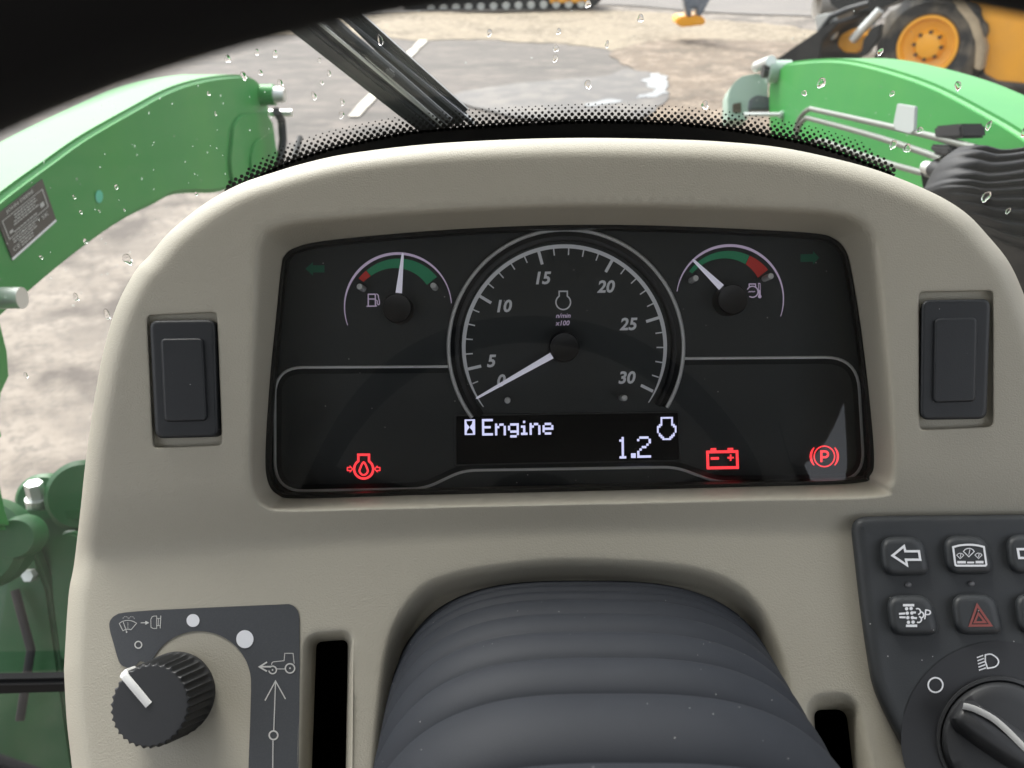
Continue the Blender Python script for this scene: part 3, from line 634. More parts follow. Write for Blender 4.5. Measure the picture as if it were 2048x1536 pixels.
def drop_label(q_):
    z_ = behind(q_[0], q_[1]); l_ = sorted(zones[z_])
    size = 'large' if q_[2] >= 9 else 'small' if q_[2] <= 5 else 'mid sized'
    return size + ' raindrop ' + z_ + (', %s from the left there' % ORD[l_.index(q_)] if len(l_) > 1 else '')
for i, (x, y, r) in enumerate(drops):
    c = fwo(x, y); rr = r / F * (c - Vector((0, 0, CAMZ))).length * 0.78
    k = random.uniform(0.65, 0.95); ph = random.uniform(0, 6.28); n = 16
    def R_(a): return 1 + 0.16 * math.sin(2 * a + ph) + 0.10 * math.sin(3 * a + 2 * ph)
    loops = []
    for j in range(6):
        b_ = math.pi / 2 * j / 6
        loops.append([Vector((math.cos(a) * R_(a) * rr * math.cos(b_) * k, rr * 0.34 * math.sin(b_), math.sin(a) * R_(a) * rr * math.cos(b_) + (0.25 * rr * math.cos(b_) if math.sin(a) > 0.6 else 0))) for a in [2 * math.pi * q_ / n for q_ in range(n)]])
    mb = MB(); mb.loft(loops, True, True, True); o = mb.obj('water_drop', WATER, smooth=70); o.location = (c.x, YW + 0.0015, c.z)
    tag(o, drop_label(drops[i]), 'water drop', 'raindrops on the windscreen')

# ------------------------------------------------------------ unseen cab above and behind the camera, shaped to shade dash and lens
CB = thing('cab', 'unseen cab roof and pillars enclosing the driving place', 'cab', anchor=(0, 0, 2.3))
MB().box((0, -0.22, 2.40), (0.64, 0.76, 0.04)).obj('roof', CABG, CB, bevel=0.02)
MB().box((0, -0.95, 2.21), (0.62, 0.02, 0.17)).obj('unseen_rear_header', CABG, CB, bevel=0.01)  # headers out of view, hung low to keep bright openings off the lens
for s_ in (-1, 1): MB().box((0.63 * s_, -0.22, 2.27), (0.018, 0.70, 0.11)).obj('unseen_side_header', CABG, CB, bevel=0.01)
for x, y in ((-0.64, 0.53), (0.64, 0.53), (-0.64, -0.95), (0.64, -0.95)):
    MB().tube([(x, y, 0.6), (x, y, 2.38)], 0.022, 12).obj('pillar', CABM, CB)
MB().box((0, -0.22, 0.55), (0.64, 0.72, 0.03)).obj('cab_floor', CABL, CB)
MB().box((0, -0.93, 1.05), (0.6, 0.03, 0.42)).obj('rear_panel', CABL, CB, bevel=0.01)
for s_ in (-1, 1): MB().box((0.62 * s_, -0.45, 0.95), (0.02, 0.45, 0.30)).obj('fender_panel', CABL, CB, bevel=0.01)
MB().box((0, -0.62, 1.30), (0.26, 0.07, 0.36)).obj('seat_back', CABM, CB, bevel=0.05, seg=4)

# ------------------------------------------------------------ dashboard shell
def crease(px): 
    t = max(0.0, min(1.0, (px - 150) / 1100)); return 1112 - 62 * (1 - (1 - t) ** 1.6)
def sm(t): t = max(0.0, min(1.0, t)); return t * t * (3 - 2 * t)
def ramp(t, w):                                     # integral of a smooth step of width w
    if t <= -w: return 0.0
    if t >= w: return t
    return (t + w) ** 2 / (4 * w)
def zf(px, py):
    c = crease(px); z = -0.20 * (ramp(py - (c - 90), 40) - ramp(py - (c - 4), 14)) + 0.27 * ramp(py - c - 4, 14)
    return z
open_pts = [(508, 520), (514, 478), (535, 452), (600, 436), (800, 419), (960, 410), (1127, 404), (1300, 403), (1500, 408), (1650, 415), (1718, 430), (1752, 462), (1764, 520), (1778, 660), (1791, 820), (1796, 925), (1789, 975), (1755, 997), (1500, 1003), (1127, 1012), (800, 1019), (575, 1024), (525, 1015), (503, 985), (497, 910), (500, 760), (504, 640)]
lens_pts = [(563, 535), (570, 511), (592, 495), (650, 482), (800, 467), (960, 456), (1127, 450), (1300, 451), (1500, 459), (1630, 467), (1669, 478), (1690, 500), (1702, 540), (1722, 660), (1741, 820), (1748, 920), (1740, 951), (1712, 966), (1500, 973), (1127, 983), (800, 991), (600, 997), (555, 989), (535, 960), (531, 900), (540, 760), (552, 640)]
opening = cr(open_pts, 7); lens = cr(lens_pts, 7)
outline = cr([(128, 1340), (137, 1194), (148, 1130), (160, 1030), (170, 935), (180, 860), (192, 780), (208, 700), (234, 612), (271, 542), (300, 510), (342, 461), (410, 407), (478, 369), (547, 345), (615, 325), (700, 307), (850, 289), (1024, 279), (1180, 276), (1348, 279), (1450, 284), (1553, 294), (1655, 314), (1758, 342), (1860, 383), (1929, 424), (1977, 473), (2018, 525), (2048, 590), (2076, 670), (2096, 780), (2112, 900), (2130, 1050), (2160, 1300), (2190, 1500), (2210, 1720)], 6, False)
outline = outline + resample([(2210, 1720), (150, 1720)], 40, False)[1:] + cr([(150, 1720), (146, 1560), (134, 1444), (128, 1340)], 6, False)[1:-1]
face_loop = offset(outline, 40)
boot_hole = cr([(728, 1700), (738, 1536), (748, 1420), (762, 1310), (785, 1238), (835, 1172), (900, 1142), (1000, 1124), (1127, 1113), (1290, 1118), (1400, 1132), (1480, 1164), (1532, 1215), (1560, 1275), (1582, 1350), (1594, 1450), (1602, 1700)], 6, False) + resample([(1602, 1700), (728, 1700)], 30, False)[1:-1]
slot_l = rpoly([(602, 1264), (708, 1257), (703, 1690), (590, 1690)], [42, 30, 6, 6], 9)
slot_l_in = rpoly([(633, 1284), (696, 1279), (689, 1690), (618, 1690)], [13, 15, 4, 4], 9)
slot_r = rpoly([(1610, 1386), (1718, 1378), (1786, 1690), (1622, 1690)], [44, 52, 6, 6], 9)
slot_r_in = rpoly([(1628, 1420), (1692, 1418), (1724, 1690), (1640, 1690)], [16, 24, 4, 4], 9)
pod_l = rpoly([(290, 627), (438, 620), (449, 894), (303, 900)], 15, 5, 14)
pod_r = rpoly([(1833, 580), (1990, 577), (1990, 857), (1835, 864)], 15, 5, 14)
DASH = thing('dashboard', 'beige plastic dashboard shell with rounded hood around the instruments', 'dashboard', DM, (0, 0, -0.03))
mb = MB(); fz0 = lambda x, y: L(x, y, zf(x, y))
fill(mb, face_loop, [opening, boot_hole, slot_l, slot_r, pod_l, pod_r], 13, fz0)
rings = [[fz0(*p) for p in face_loop]]
for k in range(1, 9):
    a = math.pi / 2 * k / 8; l = offset(outline, 40 * (1 - math.sin(a))); rings.append([L(x, y, zf(x, y) - 60 * (1 - math.cos(a))) for x, y in l])
rings.append([L(x, y, -430) * 1.0 for x, y in outline])
mb.loft(rings)
def lip(loop, r, depth, ins_end=0, floor=False, fn=None):
    rg = [[fz0(*p) for p in loop]]; n = 6
    for k in range(1, n + 1):
        a = math.pi / 2 * k / n; l = offset(loop, r * math.sin(a)); rg.append([L(x, y, zf(x, y) - r * (1 - math.cos(a))) for x, y in l])
    l = offset(loop, r + ins_end); rg.append([L(x, y, zf(x, y) - depth) for x, y in l]); mb.loft(rg); return l
rg = [[L(x, y, zf(x, y) * (1 - t0) + z) for x, y in lerp(opening, lens, t0)] for t0, z in ((0, 0), (0.07, -1.2), (0.15, -5), (0.24, -12), (0.34, -24), (0.66, -68), (1.0, -112))]
mb.loft(rg)
mb.loft([[L(x, y, zf(x, y) + z_) for x, y in offset(boot_hole, i_)] for i_, z_ in ((0, 0), (5, -0.8), (10, -3.5), (15, -8), (20, -15), (26, -27), (42, -60), (48, -66), (74, -68))])
def slot(a, b, zd):
    mb.loft([[L(x, y, zf(x, y) + z_) for x, y in lerp(a, b, t_)] for t_, z_ in ((0, 0), (0.12, -0.8), (0.28, -4), (0.45, -11), (0.62, -22), (0.8, -40), (1.0, -zd))])
    return b
l_r = slot(slot_r, slot_r_in, 75)
l_l = slot(slot_l, slot_l_in, 70)
for loop in (pod_l, pod_r):
    e = lip(loop, 4, 17, 1); fill(mb, e, [], 22, lambda x, y: L(x, y, zf(x, y) - 17))
shell = mb.obj('shell', BEIGE, DASH, smooth=50)
def cavity(loop, z0, z1, nm):
    m_ = MB(); m_.loft([[L(x, y, zf(x, y) + z0) for x, y in loop], [L(x, y, z1) for x, y in loop]]); fill(m_, loop, [], 40, lambda x, y: L(x, y, z1)); return m_.obj(nm, VOID, DASH)
cavity(l_l, -69.8, -330, 'slot_liner'); cavity(l_r, -74.8, -330, 'slot_liner')

# ------------------------------------------------------------ switch blanks
def blank(base, top, inner, label):
    cx = sum(p[0] for p in top) / 4; cy = sum(p[1] for p in top) / 4
    T = thing('switch_blank', label, 'switch blank', DM, tuple(L(cx, cy, -40)), group='black blank plates in the dashboard sides')
    b = rpoly(base, 18, 7, 12); t = rpoly(top, 18, 7, 12)
    n = min(len(b), len(t)); b = rpoly(base, 18, 7); t = rpoly(top, 18, 7)
    m_ = MB(); pad(m_, b, t, lambda x, y: -16, 21, 7); m_.obj('plate', PLUG, T)
    i_ = rpoly(inner, 12, 7); m_ = MB(); pad(m_, i_, offset(i_, 2), lambda x, y: 4.8, 6, 3.5, foot=-1); m_.obj('raised_pad', PLUG, T)
blank([(304, 646), (440, 643), (447, 874), (316, 874)], [(299, 641), (430, 639), (437, 874), (311, 877)], [(320, 676), (407, 675), (416, 843), (328, 845)], 'black switch blank in the left dashboard recess beside the cluster')
blank([(1840, 604), (1978, 602), (1973, 838), (1838, 838)], [(1843, 600), (1981, 598), (1973, 838), (1840, 840)], [(1868, 636), (1955, 634), (1952, 804), (1865, 807)], 'black switch blank in the right dashboard recess above the keypad')

# ------------------------------------------------------------ instrument cluster
CL = thing('instrument_cluster', 'black instrument cluster with three dials and a lit display', 'instrument cluster', DM, tuple(L(1130, 700, -150)))
ZM, ZP, ZT = -150, -172, -176
MA = at(ZM)
# recess outline of the lower windows and the tachometer
TC = (1132, 694)
def arc(cx, cy, r, a0, a1, n): return circle(cx, cy, r, n, a0, a1)
low = rpoly([(900, 733), (600, 735), (551, 748), (551, 981), (850, 977), (926, 941), (1350, 934), (1432, 964), (1727, 961), (1714, 714), (1364, 717)], [0.1, 50, 52, 60, 30, 30, 30, 30, 62, 62, 0.1], 8)
# walk: box then over the top of the tachometer
i0 = low[8 + 1:]                                    # from the second corner on
box_path = [(900, 733)] + [p for p in rpoly([(900, 733), (600, 735), (551, 748), (551, 981), (850, 977), (926, 941), (1350, 934), (1432, 964), (1727, 961), (1714, 714), (1364, 717)], [0.1, 50, 52, 60, 30, 30, 30, 30, 62, 62, 0.1], 8)[9:-9]] + [(1364, 717)]
box_path = rpoly([(900, 733), (550, 735), (550, 983), (850, 977), (926, 941), (1350, 934), (1432, 964), (1729, 961), (1715, 714), (1366, 717)], [0.1, 56, 60, 26, 26, 26, 26, 60, 66, 0.1], 9)
tach_top = arc(TC[0], TC[1], 236, -6, 190, 60)
hole = resample(box_path, 16, False) + tach_top
mouth = offset(lens, -6)
m_ = MB(); fill(m_, mouth, [hole], 60, at(ZM))
m_.loft([[L(x, y, ZM) for x, y in hole], [L(x, y, ZP) for x, y in offset(hole, 13)]])
m_.obj('mask', FACE, CL, smooth=30)
m_ = MB(); m_.loft([[L(x, y, ZM - 1) for x, y in mouth], [L(x, y, -108) for x, y in mouth]]); m_.loft([[L(x, y, -113) for x, y in mouth], [L(x, y, -112.5) for x, y in offset(lens, 7)], [L(x, y, -125) for x, y in offset(lens, 10)], [L(x, y, ZM + 0.5) for x, y in offset(lens, 13)]]); m_.obj('housing', GLOSSB, CL)
m_ = MB(); fill(m_, offset(hole, 10), [], 70, at(ZP)); m_.obj('face_plate', FACE, CL, smooth=30)
m_ = MB(); m_.loft([[L(x, y, ZM - 8) for x, y in offset(mouth, -2)], [L(x, y, -330) for x, y in offset(mouth, 10)]], cap1=True); m_.obj('back_cover', VOID, CL)
# silver trim around the lower windows, raised bead
def bead(m, path, w, h, z, closed=False):
    P = resample(path, 8, closed); A = []; N = len(P); loops = []
    for i in range(N):
        a = P[i - 1] if (i or closed) else P[i]; b = P[(i + 1) % N] if (i < N - 1 or closed) else P[i]
        d_ = (Vector(b) - Vector(a)).normalized(); n = Vector((-d_.y, d_.x)); p = Vector(P[i])
        loops.append([L(*(p + n * w / 2), z), L(*(p + n * w * 0.36), z + h * 0.8), L(*p, z + h), L(*(p - n * w * 0.36), z + h * 0.8), L(*(p - n * w / 2), z)])
    if closed: loops.append(loops[0])
    m.loft(loops, closed=False)
m_ = MB(); bead(m_, resample(box_path, 8, False), 6.0, 4, ZM - 0.5); m_.obj('silver_trim', SILVER, CL)
# tachometer
TA = MB(); n = 90; a0, a1 = -31, 217
prof = [(239, ZP + 1), (239, ZM + 14), (237, ZM + 17), (232.5, ZM + 17), (231, ZM + 14)]
TA.loft([[L(*p, z) for p in arc(TC[0], TC[1], r, a0, a1, n)] for r, z in prof], closed=False); ring = TA.obj('tachometer_ring', SILVER, CL)
m_ = MB(); m_.loft([[L(*p, z) for p in arc(TC[0] - 1 * (r < 225), TC[1], r, a0 - (1.5 if r < 225 else 0), a1 + (2 if r < 225 else 0), n)] for r, z in [(231.5, ZM + 13.5), (222, ZM + 8), (212, ZP + 6), (211, ZP)]], closed=False)
for aa, da in ((a0, -1.5), (a1, 2)):
    pts = [L(*arc(TC[0], TC[1], 231.5, aa, aa + 1, 1)[0], ZM + 13.5), L(*arc(TC[0], TC[1], 212, aa + da, aa + 1, 1)[0], ZP + 6), L(*arc(TC[0], TC[1], 212, aa + da, aa + 1, 1)[0], ZP), L(*arc(TC[0], TC[1], 232, aa, aa + 1, 1)[0], ZP)]; m_.poly(pts)
m_.obj('ring_slope', GLOSSB, CL)
DC = (1129, 694)
fT = at(ZP + 1.2)
m_ = MB(); ribbon(m_, circle(DC[0], DC[1], 201.5, 100, -33.5, 216.5), [2, 7, 8, 8, 8, 8, 8, 8, 8, 7, 2], fT, step=0)
for k in range(0, 31):
    if k in (3, ): pass
    ang = 149 - (k - 10) * 8.78
    if k < 3: continue
    r0, r1, w = (198, 171, 6) if k % 5 == 0 else (198, 184, 2.6)
    if k == 4 or k == 3: r1 = 186
    p = [(DC[0] + r * math.cos(math.radians(ang)), DC[1] - r * math.sin(math.radians(ang))) for r in (r0, r1)]; ribbon(m_, p, w, fT, step=0)
m_.obj('scale_print', GREY, CL, smooth=0)
for s_, x, y in (('0', 1003, 761), ('5', 983, 722), ('10', 1009, 612), ('15', 1087, 556), ('20', 1212, 573), ('25', 1257, 648), ('30', 1254, 755)):
    m_ = MB(); text(m_, s_, x, y, 25.5, fT, shear=0.2, bold=0.03, rot=1); m_.obj('number', GREY, CL, smooth=0)
def engine_icon(m, cx, cy, s, w, f, gap=None, part=None):
    """engine outline: box neck over a circle of radius s"""
    half = 34; pts = []
    c = circle(cx, cy, s, 40, 90 + half, 90 + 360 - half); nx = s * math.sin(math.radians(half))
    path = c + [(cx + nx, cy - s * 1.5), (cx - nx, cy - s * 1.5)]
    if part: 
        for seg in part(path, c, nx): ribbon(m, seg, w, f, False, 0)
    else: ribbon(m, path, w, f, True, 0)
m_ = MB(); engine_icon(m_, 1126.5, 604.5, 14.6, 2.8, fT); m_.obj('engine_symbol', GREY, CL, smooth=0)
m_ = MB(); text(m_, 'n/min', 1126.5, 631, 9.5, fT, shear=0.2, bold=0.014, rot=1); text(m_, 'x100', 1125, 646, 10, fT, shear=0.2, bold=0.016, rot=1); m_.obj('unit_print', LILAC, CL, smooth=0)
def hub(cx, cy, r, z0, h, nm='needle_hub'):
    m = MB(); n = 48
    b = lambda rr, z: [L(cx, cy, z0 + h) * 1.0 + Vector((rr * S * math.cos(2 * math.pi * k / n), rr * S * math.sin(2 * math.pi * k / n), (z - z0 - h) * S)) for k in range(n)]
    k = (F - z0 - h) / F; r *= k
    m.loft([b(r * 1.02, z0), b(r, z0 + h - 5), b(r * 0.985, z0 + h - 2), b(r * 0.94, z0 + h), b(r * 0.9, z0 + h - 0.5)], cap1=True); return m.obj(nm, HUB, CL)
def peg(cx, cy, z0, h):
    m = MB(); n = 20; c = L(cx, cy, z0 + h); r = 6.2 * (F - z0 - h) / F * S
    b = lambda rr, z: [c + Vector((rr * math.cos(2 * math.pi * k / n), rr * math.sin(2 * math.pi * k / n), (z - h) * S)) for k in range(n)]
    m.loft([b(r * 1.02, 0), b(r, h - 2), b(r * 0.85, h)], cap1=True); m.obj('stop_peg', PEG, CL)
def needle(tip, base, w0, w1, z, zb):
    a = Vector(base); b = Vector(tip); d_ = (b - a).normalized(); n = Vector((-d_.y, d_.x)); m = MB()
    for_ = lambda q, z_: L(q.x, q.y, z_)
    l0 = [a + n * w0 / 2, b + n * w1 / 2, b + d_ * w1 * 0.7, b - n * w1 / 2, a - n * w0 / 2]
    top = [a, b]; m.add([for_(p, z) for p in l0] + [for_(a, z + 4), for_(b, z + 3)], [(0, 1, 6, 5), (1, 2, 6), (2, 3, 6), (3, 4, 5, 6), (4, 0, 5), (0, 4, 3, 2, 1)])
    m.obj('needle', NEEDLE, CL, smooth=10)
needle((954, 796), (1104, 711), 13, 4.5, ZP + 30, 0); hub(1129, 694, 30, ZP, 44)
peg(1015, 801, ZP, 44); peg(1249, 796, ZP, 44)
def tapered_band(m, cx, cy, a0, a1, ro0, ri0, ro1, ri1, f, n=30):
    A = []; B = []
    for k in range(n + 1):
        t = k / n; a = math.radians(a0 + (a1 - a0) * t); ro = ro0 + (ro1 - ro0) * t; ri = ri0 + (ri1 - ri0) * t
        A.append(f(cx + ro * math.cos(a), cy - ro * math.sin(a))); B.append(f(cx + ri * math.cos(a), cy - ri * math.sin(a)))
    m.add(A + B, [(i, i + 1, n + 2 + i, n + 1 + i) for i in range(n)])
fM = at(ZM + 1.2)
# fuel gauge
m_ = MB(); ribbon(m_, circle(796, 614, 107, 60, 200, 4), [1.5, 2.5, 4.5, 5.5, 5.5, 5, 4, 2.5, 1.5], fM, step=0); m_.obj('fuel_arc', LILAC, CL, smooth=0)
m_ = MB(); tapered_band(m_, 796, 615, 143.5, 131, 98, 86, 97.5, 83, fM, 8); m_.obj('fuel_low_zone', RED, CL, smooth=0)
m_ = MB(); tapered_band(m_, 796, 615, 130.5, 38, 97, 83, 99, 73, fM, 40); m_.obj('fuel_zone', GREEN, CL, smooth=0)
m_ = MB()                                           # pump symbol
ribbon(m_, [(736.5, 612), (736.5, 588.5), (750.5, 588.5), (751, 612)], 2.4, fM, step=0); ribbon(m_, [(733, 612.5), (754, 612)], 2.4, fM, step=0); ribbon(m_, [(736, 598), (751, 598)], 2.2, fM, step=0)
ribbon(m_, cr([(751, 600), (754.5, 602), (754.5, 607), (757.5, 609.5), (759, 605), (757, 595), (756, 590), (752.5, 587.5)], 5, False), 2.0, fM, step=0); m_.obj('pump_symbol', LILAC, CL, smooth=0)
needle((805.5, 508), (797.5, 586), 13, 4.5, ZM + 34, 0); hub(793.5, 616, 29.5, ZM, 44); peg(719, 573, ZM, 44); peg(866.5, 571, ZM, 44)
# temperature gauge
m_ = MB(); ribbon(m_, circle(1460, 598, 107, 60, 172, -19), [1.5, 3, 4.5, 5.5, 5.5, 5, 4, 2.5, 1.5], fM, step=0); m_.obj('temperature_arc', LILAC, CL, smooth=0)
m_ = MB(); tapered_band(m_, 1460, 598, 146, 66, 99, 91, 95, 76, fM, 36); m_.obj('temperature_zone', GREEN, CL, smooth=0)
m_ = MB(); tapered_band(m_, 1460, 598, 65.5, 37.5, 95, 76, 96, 70, fM, 14); m_.obj('temperature_hot_zone', RED, CL, smooth=0)
m_ = MB(); cx, cy = 1505, 583.5
ribbon(m_, circle(cx, cy, 11, 28, 124, -125), 2.3, fM, step=0); ribbon(m_, circle(cx, cy, 11, 8, 124, 158), 2.3, fM, step=0)
ribbon(m_, [(cx - 6.5, cy - 9), (cx - 6.5, cy - 15.5), (cx + 6, cy - 15.5), (cx + 6.3, cy - 9)], 2.3, fM, step=0)
ribbon(m_, [(1497, 584.5), (1499.5, 582.5), (1501.5, 584), (1504, 582.3), (1506, 584), (1508.5, 582.3), (1510, 583.8)], 1.5, fM, step=0)
ribbon(m_, [(1518.5, 566), (1519.3, 592)], 4.6, fM, step=0); disc(m_, 1519.5, 593, 3.6, fM, 14); m_.obj('temperature_symbol', LILAC, CL, smooth=0)
m_ = MB(); ribbon(m_, [(1518.5, 568), (1519, 580)], 1.8, at(ZM + 1.8), step=0); m_.obj('thermometer_bore', FACE, CL, smooth=0)
needle((1387.5, 521), (1443, 575), 14, 5, ZM + 34, 0); hub(1466, 598.5, 30.5, ZM, 44); peg(1391.5, 556, ZM, 44); peg(1542, 552, ZM, 44)
# turn signal arrows
m_ = MB(); blob(m_, [(610.5, 537.5), (626, 524), (626, 530.5), (649, 530.5), (649, 545), (626, 545), (626, 551.5)], fM); m_.obj('turn_arrow', DGREEN, CL, smooth=0, label='unlit green arrow pointing left')
m_ = MB(); blob(m_, [(1638.5, 515.5), (1626, 502), (1626, 508), (1601, 508.5), (1601, 524), (1626, 523.5), (1626, 529.5)], fM); m_.obj('turn_arrow', DGREEN, CL, smooth=0, label='unlit green arrow pointing right')
# display
lcd = [(912, 832), (1356.5, 825), (1358.5, 919), (912.5, 929)]
m_ = MB(); l = rpoly(lcd, 5, 4); l2 = rpoly([(909, 829), (1359, 822), (1361.5, 922), (909.5, 932)], 6, 4)
m_.loft([[L(x, y, ZP + 0.5) for x, y in l2], [L(x, y, ZP + 5) for x, y in offset(l2, 1)], [L(x, y, ZP + 5) for x, y in offset(l2, 2.5)], [L(x, y, ZP + 2) for x, y in offset(l2, 3.4)]]); m_.obj('display_frame', LCDFR, CL)
m_ = MB(); m_.poly([L(x, y, ZP + 2.0) for x, y in l]); m_.obj('display_panel', LCDBG, CL, smooth=0)
fD = at(ZP + 3.2); SL = -0.0155
GL = {'E': ['11111', '1', '1', '1111', '1', '1', '11111'], 'n': ['', '', '10110', '11001', '10001', '10001', '10001'], 'g': ['', '', '01111', '10001', '10001', '01111', '00001', '01110'],
      'i': ['', '010', '', '110', '010', '010', '111'], 'e': ['', '', '01110', '10001', '11111', '10000', '01110']}
def cells(m, rows, x0, y0, cw, ch, gap=0.35):
    for r, row in enumerate(rows):
        for c_, b in enumerate(row):
            if b == '1':
                x = x0 + c_ * cw + r * 0.05; y = y0 + r * ch + (c_ * cw) * SL
                blob(m, [(x, y), (x + cw + 0.5 - gap, y), (x + cw + 0.5 - gap, y + ch + 0.3 - gap), (x, y + ch + 0.3 - gap)], fD)
m_ = MB(); x = 963.9; y = 838.0
for ch_, adv in (('E', 6), ('n', 6), ('g', 6), ('i', 4), ('n', 6), ('e', 6)):
    cells(m_, GL[ch_], x, y, 4.32, 4.75); x += adv * 4.32; y += adv * 4.32 * SL
o = m_.obj('display_text', LCDPX, CL, smooth=0, label='lit word Engine', merge=False)
m_ = MB(); cells(m_, ['010', '110', '010', '010', '010', '010', '010', '010', '111'], 1238.6, 874, 4.45, 4.8)
cells(m_, ['11', '11'], 1262, 906.6, 4.7, 4.7); cells(m_, ['011110', '100001', '000001', '000010', '001100', '010000', '100000', '100000', '111111'], 1274, 873, 4.6, 4.75)
m_.obj('display_text', LCDPX, CL, smooth=0, label='lit number 1.2', merge=False)
m_ = MB()                                           # hourglass tile with its black glass left open
X0, X1, Y0, Y1 = 929, 950, 839, 870
gl = [(933, 842), (945, 841.5)] + cr([(945, 841.5), (943.8, 848), (939.5, 854.5), (944.5, 861), (946, 867)], 4, False)[1:] + [(933.5, 867.3)] + cr([(933.5, 867.3), (934.5, 861), (939, 854.5), (934, 848), (933, 842)], 4, False)[1:-1]
fill(m_, resample([(X0, Y0), (X1, Y0 - 0.4), (X1 + 0.3, Y1 - 0.4), (X0 + 0.3, Y1)], 4), [gl], 5, fD); m_.obj('hourglass_symbol', LCDPX, CL, smooth=0)
m_ = MB(); g = 3.55; seen = set(); cx, cy = 1333.5, 860.5
pth = circle(cx, cy, 17, 90, 122, 418) + resample([(cx + 10, cy - 15), (cx + 10, cy - 26), (cx - 10, cy - 26), (cx - 10, cy - 15)], 1.0, False)
for p in pth: seen.add((round((p[0] - cx) / g), round((p[1] - cy) / g)))
for i, j in seen:
    x, y = cx + i * g, cy + j * g + i * g * SL; blob(m_, [(x - 1.75, y - 1.8), (x + 1.75, y - 1.8), (x + 1.75, y + 1.8), (x - 1.75, y + 1.8)], fD)
m_.obj('engine_symbol', LCDPX, CL, smooth=0, merge=False, label='lit engine outline in the display')
# warning lights
fP = at(ZP + 1.4)
m_ = MB(); cx, cy = 727.3, 938; engine_icon(m_, cx, cy, 19, 4.8, fP)
ribbon(m_, cr([(cx, cy - 13.5), (cx + 7.5, cy), (cx + 7.8, cy + 6), (cx + 4, cy + 10.6), (cx, cy + 12), (cx - 4, cy + 10.6), (cx - 7.8, cy + 6), (cx - 7.5, cy)], 5), 4.0, fP, True, 0)
for s_ in (-1, 1): ribbon(m_, [(cx + s_ * 22, cy), (cx + s_ * 27, cy - 5.5), (cx + s_ * 27, cy - 3), (cx + s_ * 32.5, cy - 3), (cx + s_ * 32.5, cy + 3), (cx + s_ * 27, cy + 3), (cx + s_ * 27, cy + 5.5)], 2.2, fP, True, 0)
m_.obj('oil_warning_light', REDLIT, CL, smooth=0)
m_ = MB(); ribbon(m_, [(1415, 904), (1474, 903), (1475, 935), (1416, 936)], 5.6, fP, True, 0); blob(m_, [(1421, 896.5), (1432.5, 896), (1432.5, 902), (1421, 902)], fP); blob(m_, [(1455, 896), (1466.5, 895.6), (1466.5, 901), (1455, 901)], fP)
ribbon(m_, [(1421.5, 917), (1438, 916.5)], 5.4, fP, step=0); ribbon(m_, [(1455, 915.5), (1467.5, 915.2)], 3.4, fP, step=0); ribbon(m_, [(1461.2, 909), (1461.3, 921.5)], 3.4, fP, step=0); m_.obj('battery_warning_light', REDLIT, CL, smooth=0)
m_ = MB(); cx, cy = 1648.8, 912.8; ribbon(m_, circle(cx, cy, 20.5, 40), 2.6, fP, True, 0)
ribbon(m_, circle(cx, cy, 27, 14, 139, 221), [2, 4.5, 5, 4.5, 2], fP, step=0); ribbon(m_, circle(cx, cy, 27, 14, 41, -41), [2, 4, 4.5, 4, 2], fP, step=0)
ribbon(m_, [(cx - 6, cy + 11.5), (cx - 6, cy - 10), (cx + 1, cy - 10)] + circle(cx + 1.5, cy - 4.2, 5.8, 12, 90, -90) + [(cx - 5, cy + 1.6)], 4.4, fP, step=0); m_.obj('brake_warning_light', REDLIT, CL, smooth=0)
# lens
m_ = MB(); ol = offset(lens, -1)
def bulge(x, y):
    u = (x - 1135) / 610; v = (y - 725) / 280; return -111 + 7 * (1 - min(1, abs(u)) ** 8) * (1 - min(1, abs(v)) ** 4)
fill(m_, ol, [], 26, lambda x, y: L(x, y, bulge(x, y))); m_.obj('lens', LENS, CL, smooth=80)

# ------------------------------------------------------------ control label and wiper knob
lab_out = cr([(250, 1225), (300, 1221), (420, 1215), (560, 1209)], 5, False) + circle(574, 1232, 24, 8, 85, 5) + cr([(599, 1240), (599, 1400), (597, 1536), (595, 1690)], 8, False) + cr([(494, 1690), (497, 1536), (500, 1450), (502, 1380)], 8, False) + circle(398, 1366, 104, 40, -4, 172)[:] 
lab_out = [p for p in lab_out if not (p[0] < 300 and 1335 < p[1] < 1400)]
lab_out += cr([(280, 1322), (268, 1333), (254, 1335), (241, 1328), (234, 1312), (228, 1290), (220, 1262), (219, 1245), (226, 1234), (238, 1227)], 5, False)
fLb = lambda x, y: L(x, y, zf(x, y) + 1.6)
m_ = MB(); fill(m_, resample(lab_out, 12), [], 12, fLb); cl_label = m_.obj('control_label', LABEL, DASH, smooth=40, label='dark grey control label around the round knob')
m_ = MB(); m_.loft([[L(x, y, zf(x, y) + 1.6) for x, y in resample(lab_out, 12)], [L(x, y, zf(x, y) - 1) for x, y in resample(offset(lab_out, -0.6), 12)[:len(resample(lab_out, 12))]]]) if False else None
fI = lambda x, y: L(x, y, zf(x, y) + 2.6)
def zz(x, y): return (220 + x / 5.12, 1200 + y / 5.12)
def Z(pts): return [zz(*p) for p in pts]
m_ = MB()                                           # windscreen wiper and washer symbol
ribbon(m_, Z(cr([(95, 240), (130, 218), (185, 208), (235, 218), (272, 238)], 4, False) + [(215, 305)] + cr([(215, 305), (190, 298), (165, 300), (132, 315)], 3, False)[1:]), 1.3, fI, True, 0)
ribbon(m_, Z([(135, 225), (162, 300)]), 1.3, fI, step=0); ribbon(m_, Z([(162, 300), (170, 338)]), 1.2, fI, step=0); disc(m_, *zz(170, 328), 1.6, fI, 10)
for y in (232, 246, 262, 278): ribbon(m_, Z([(180, y), (186, y + 6)]), 1.2, fI, step=0)
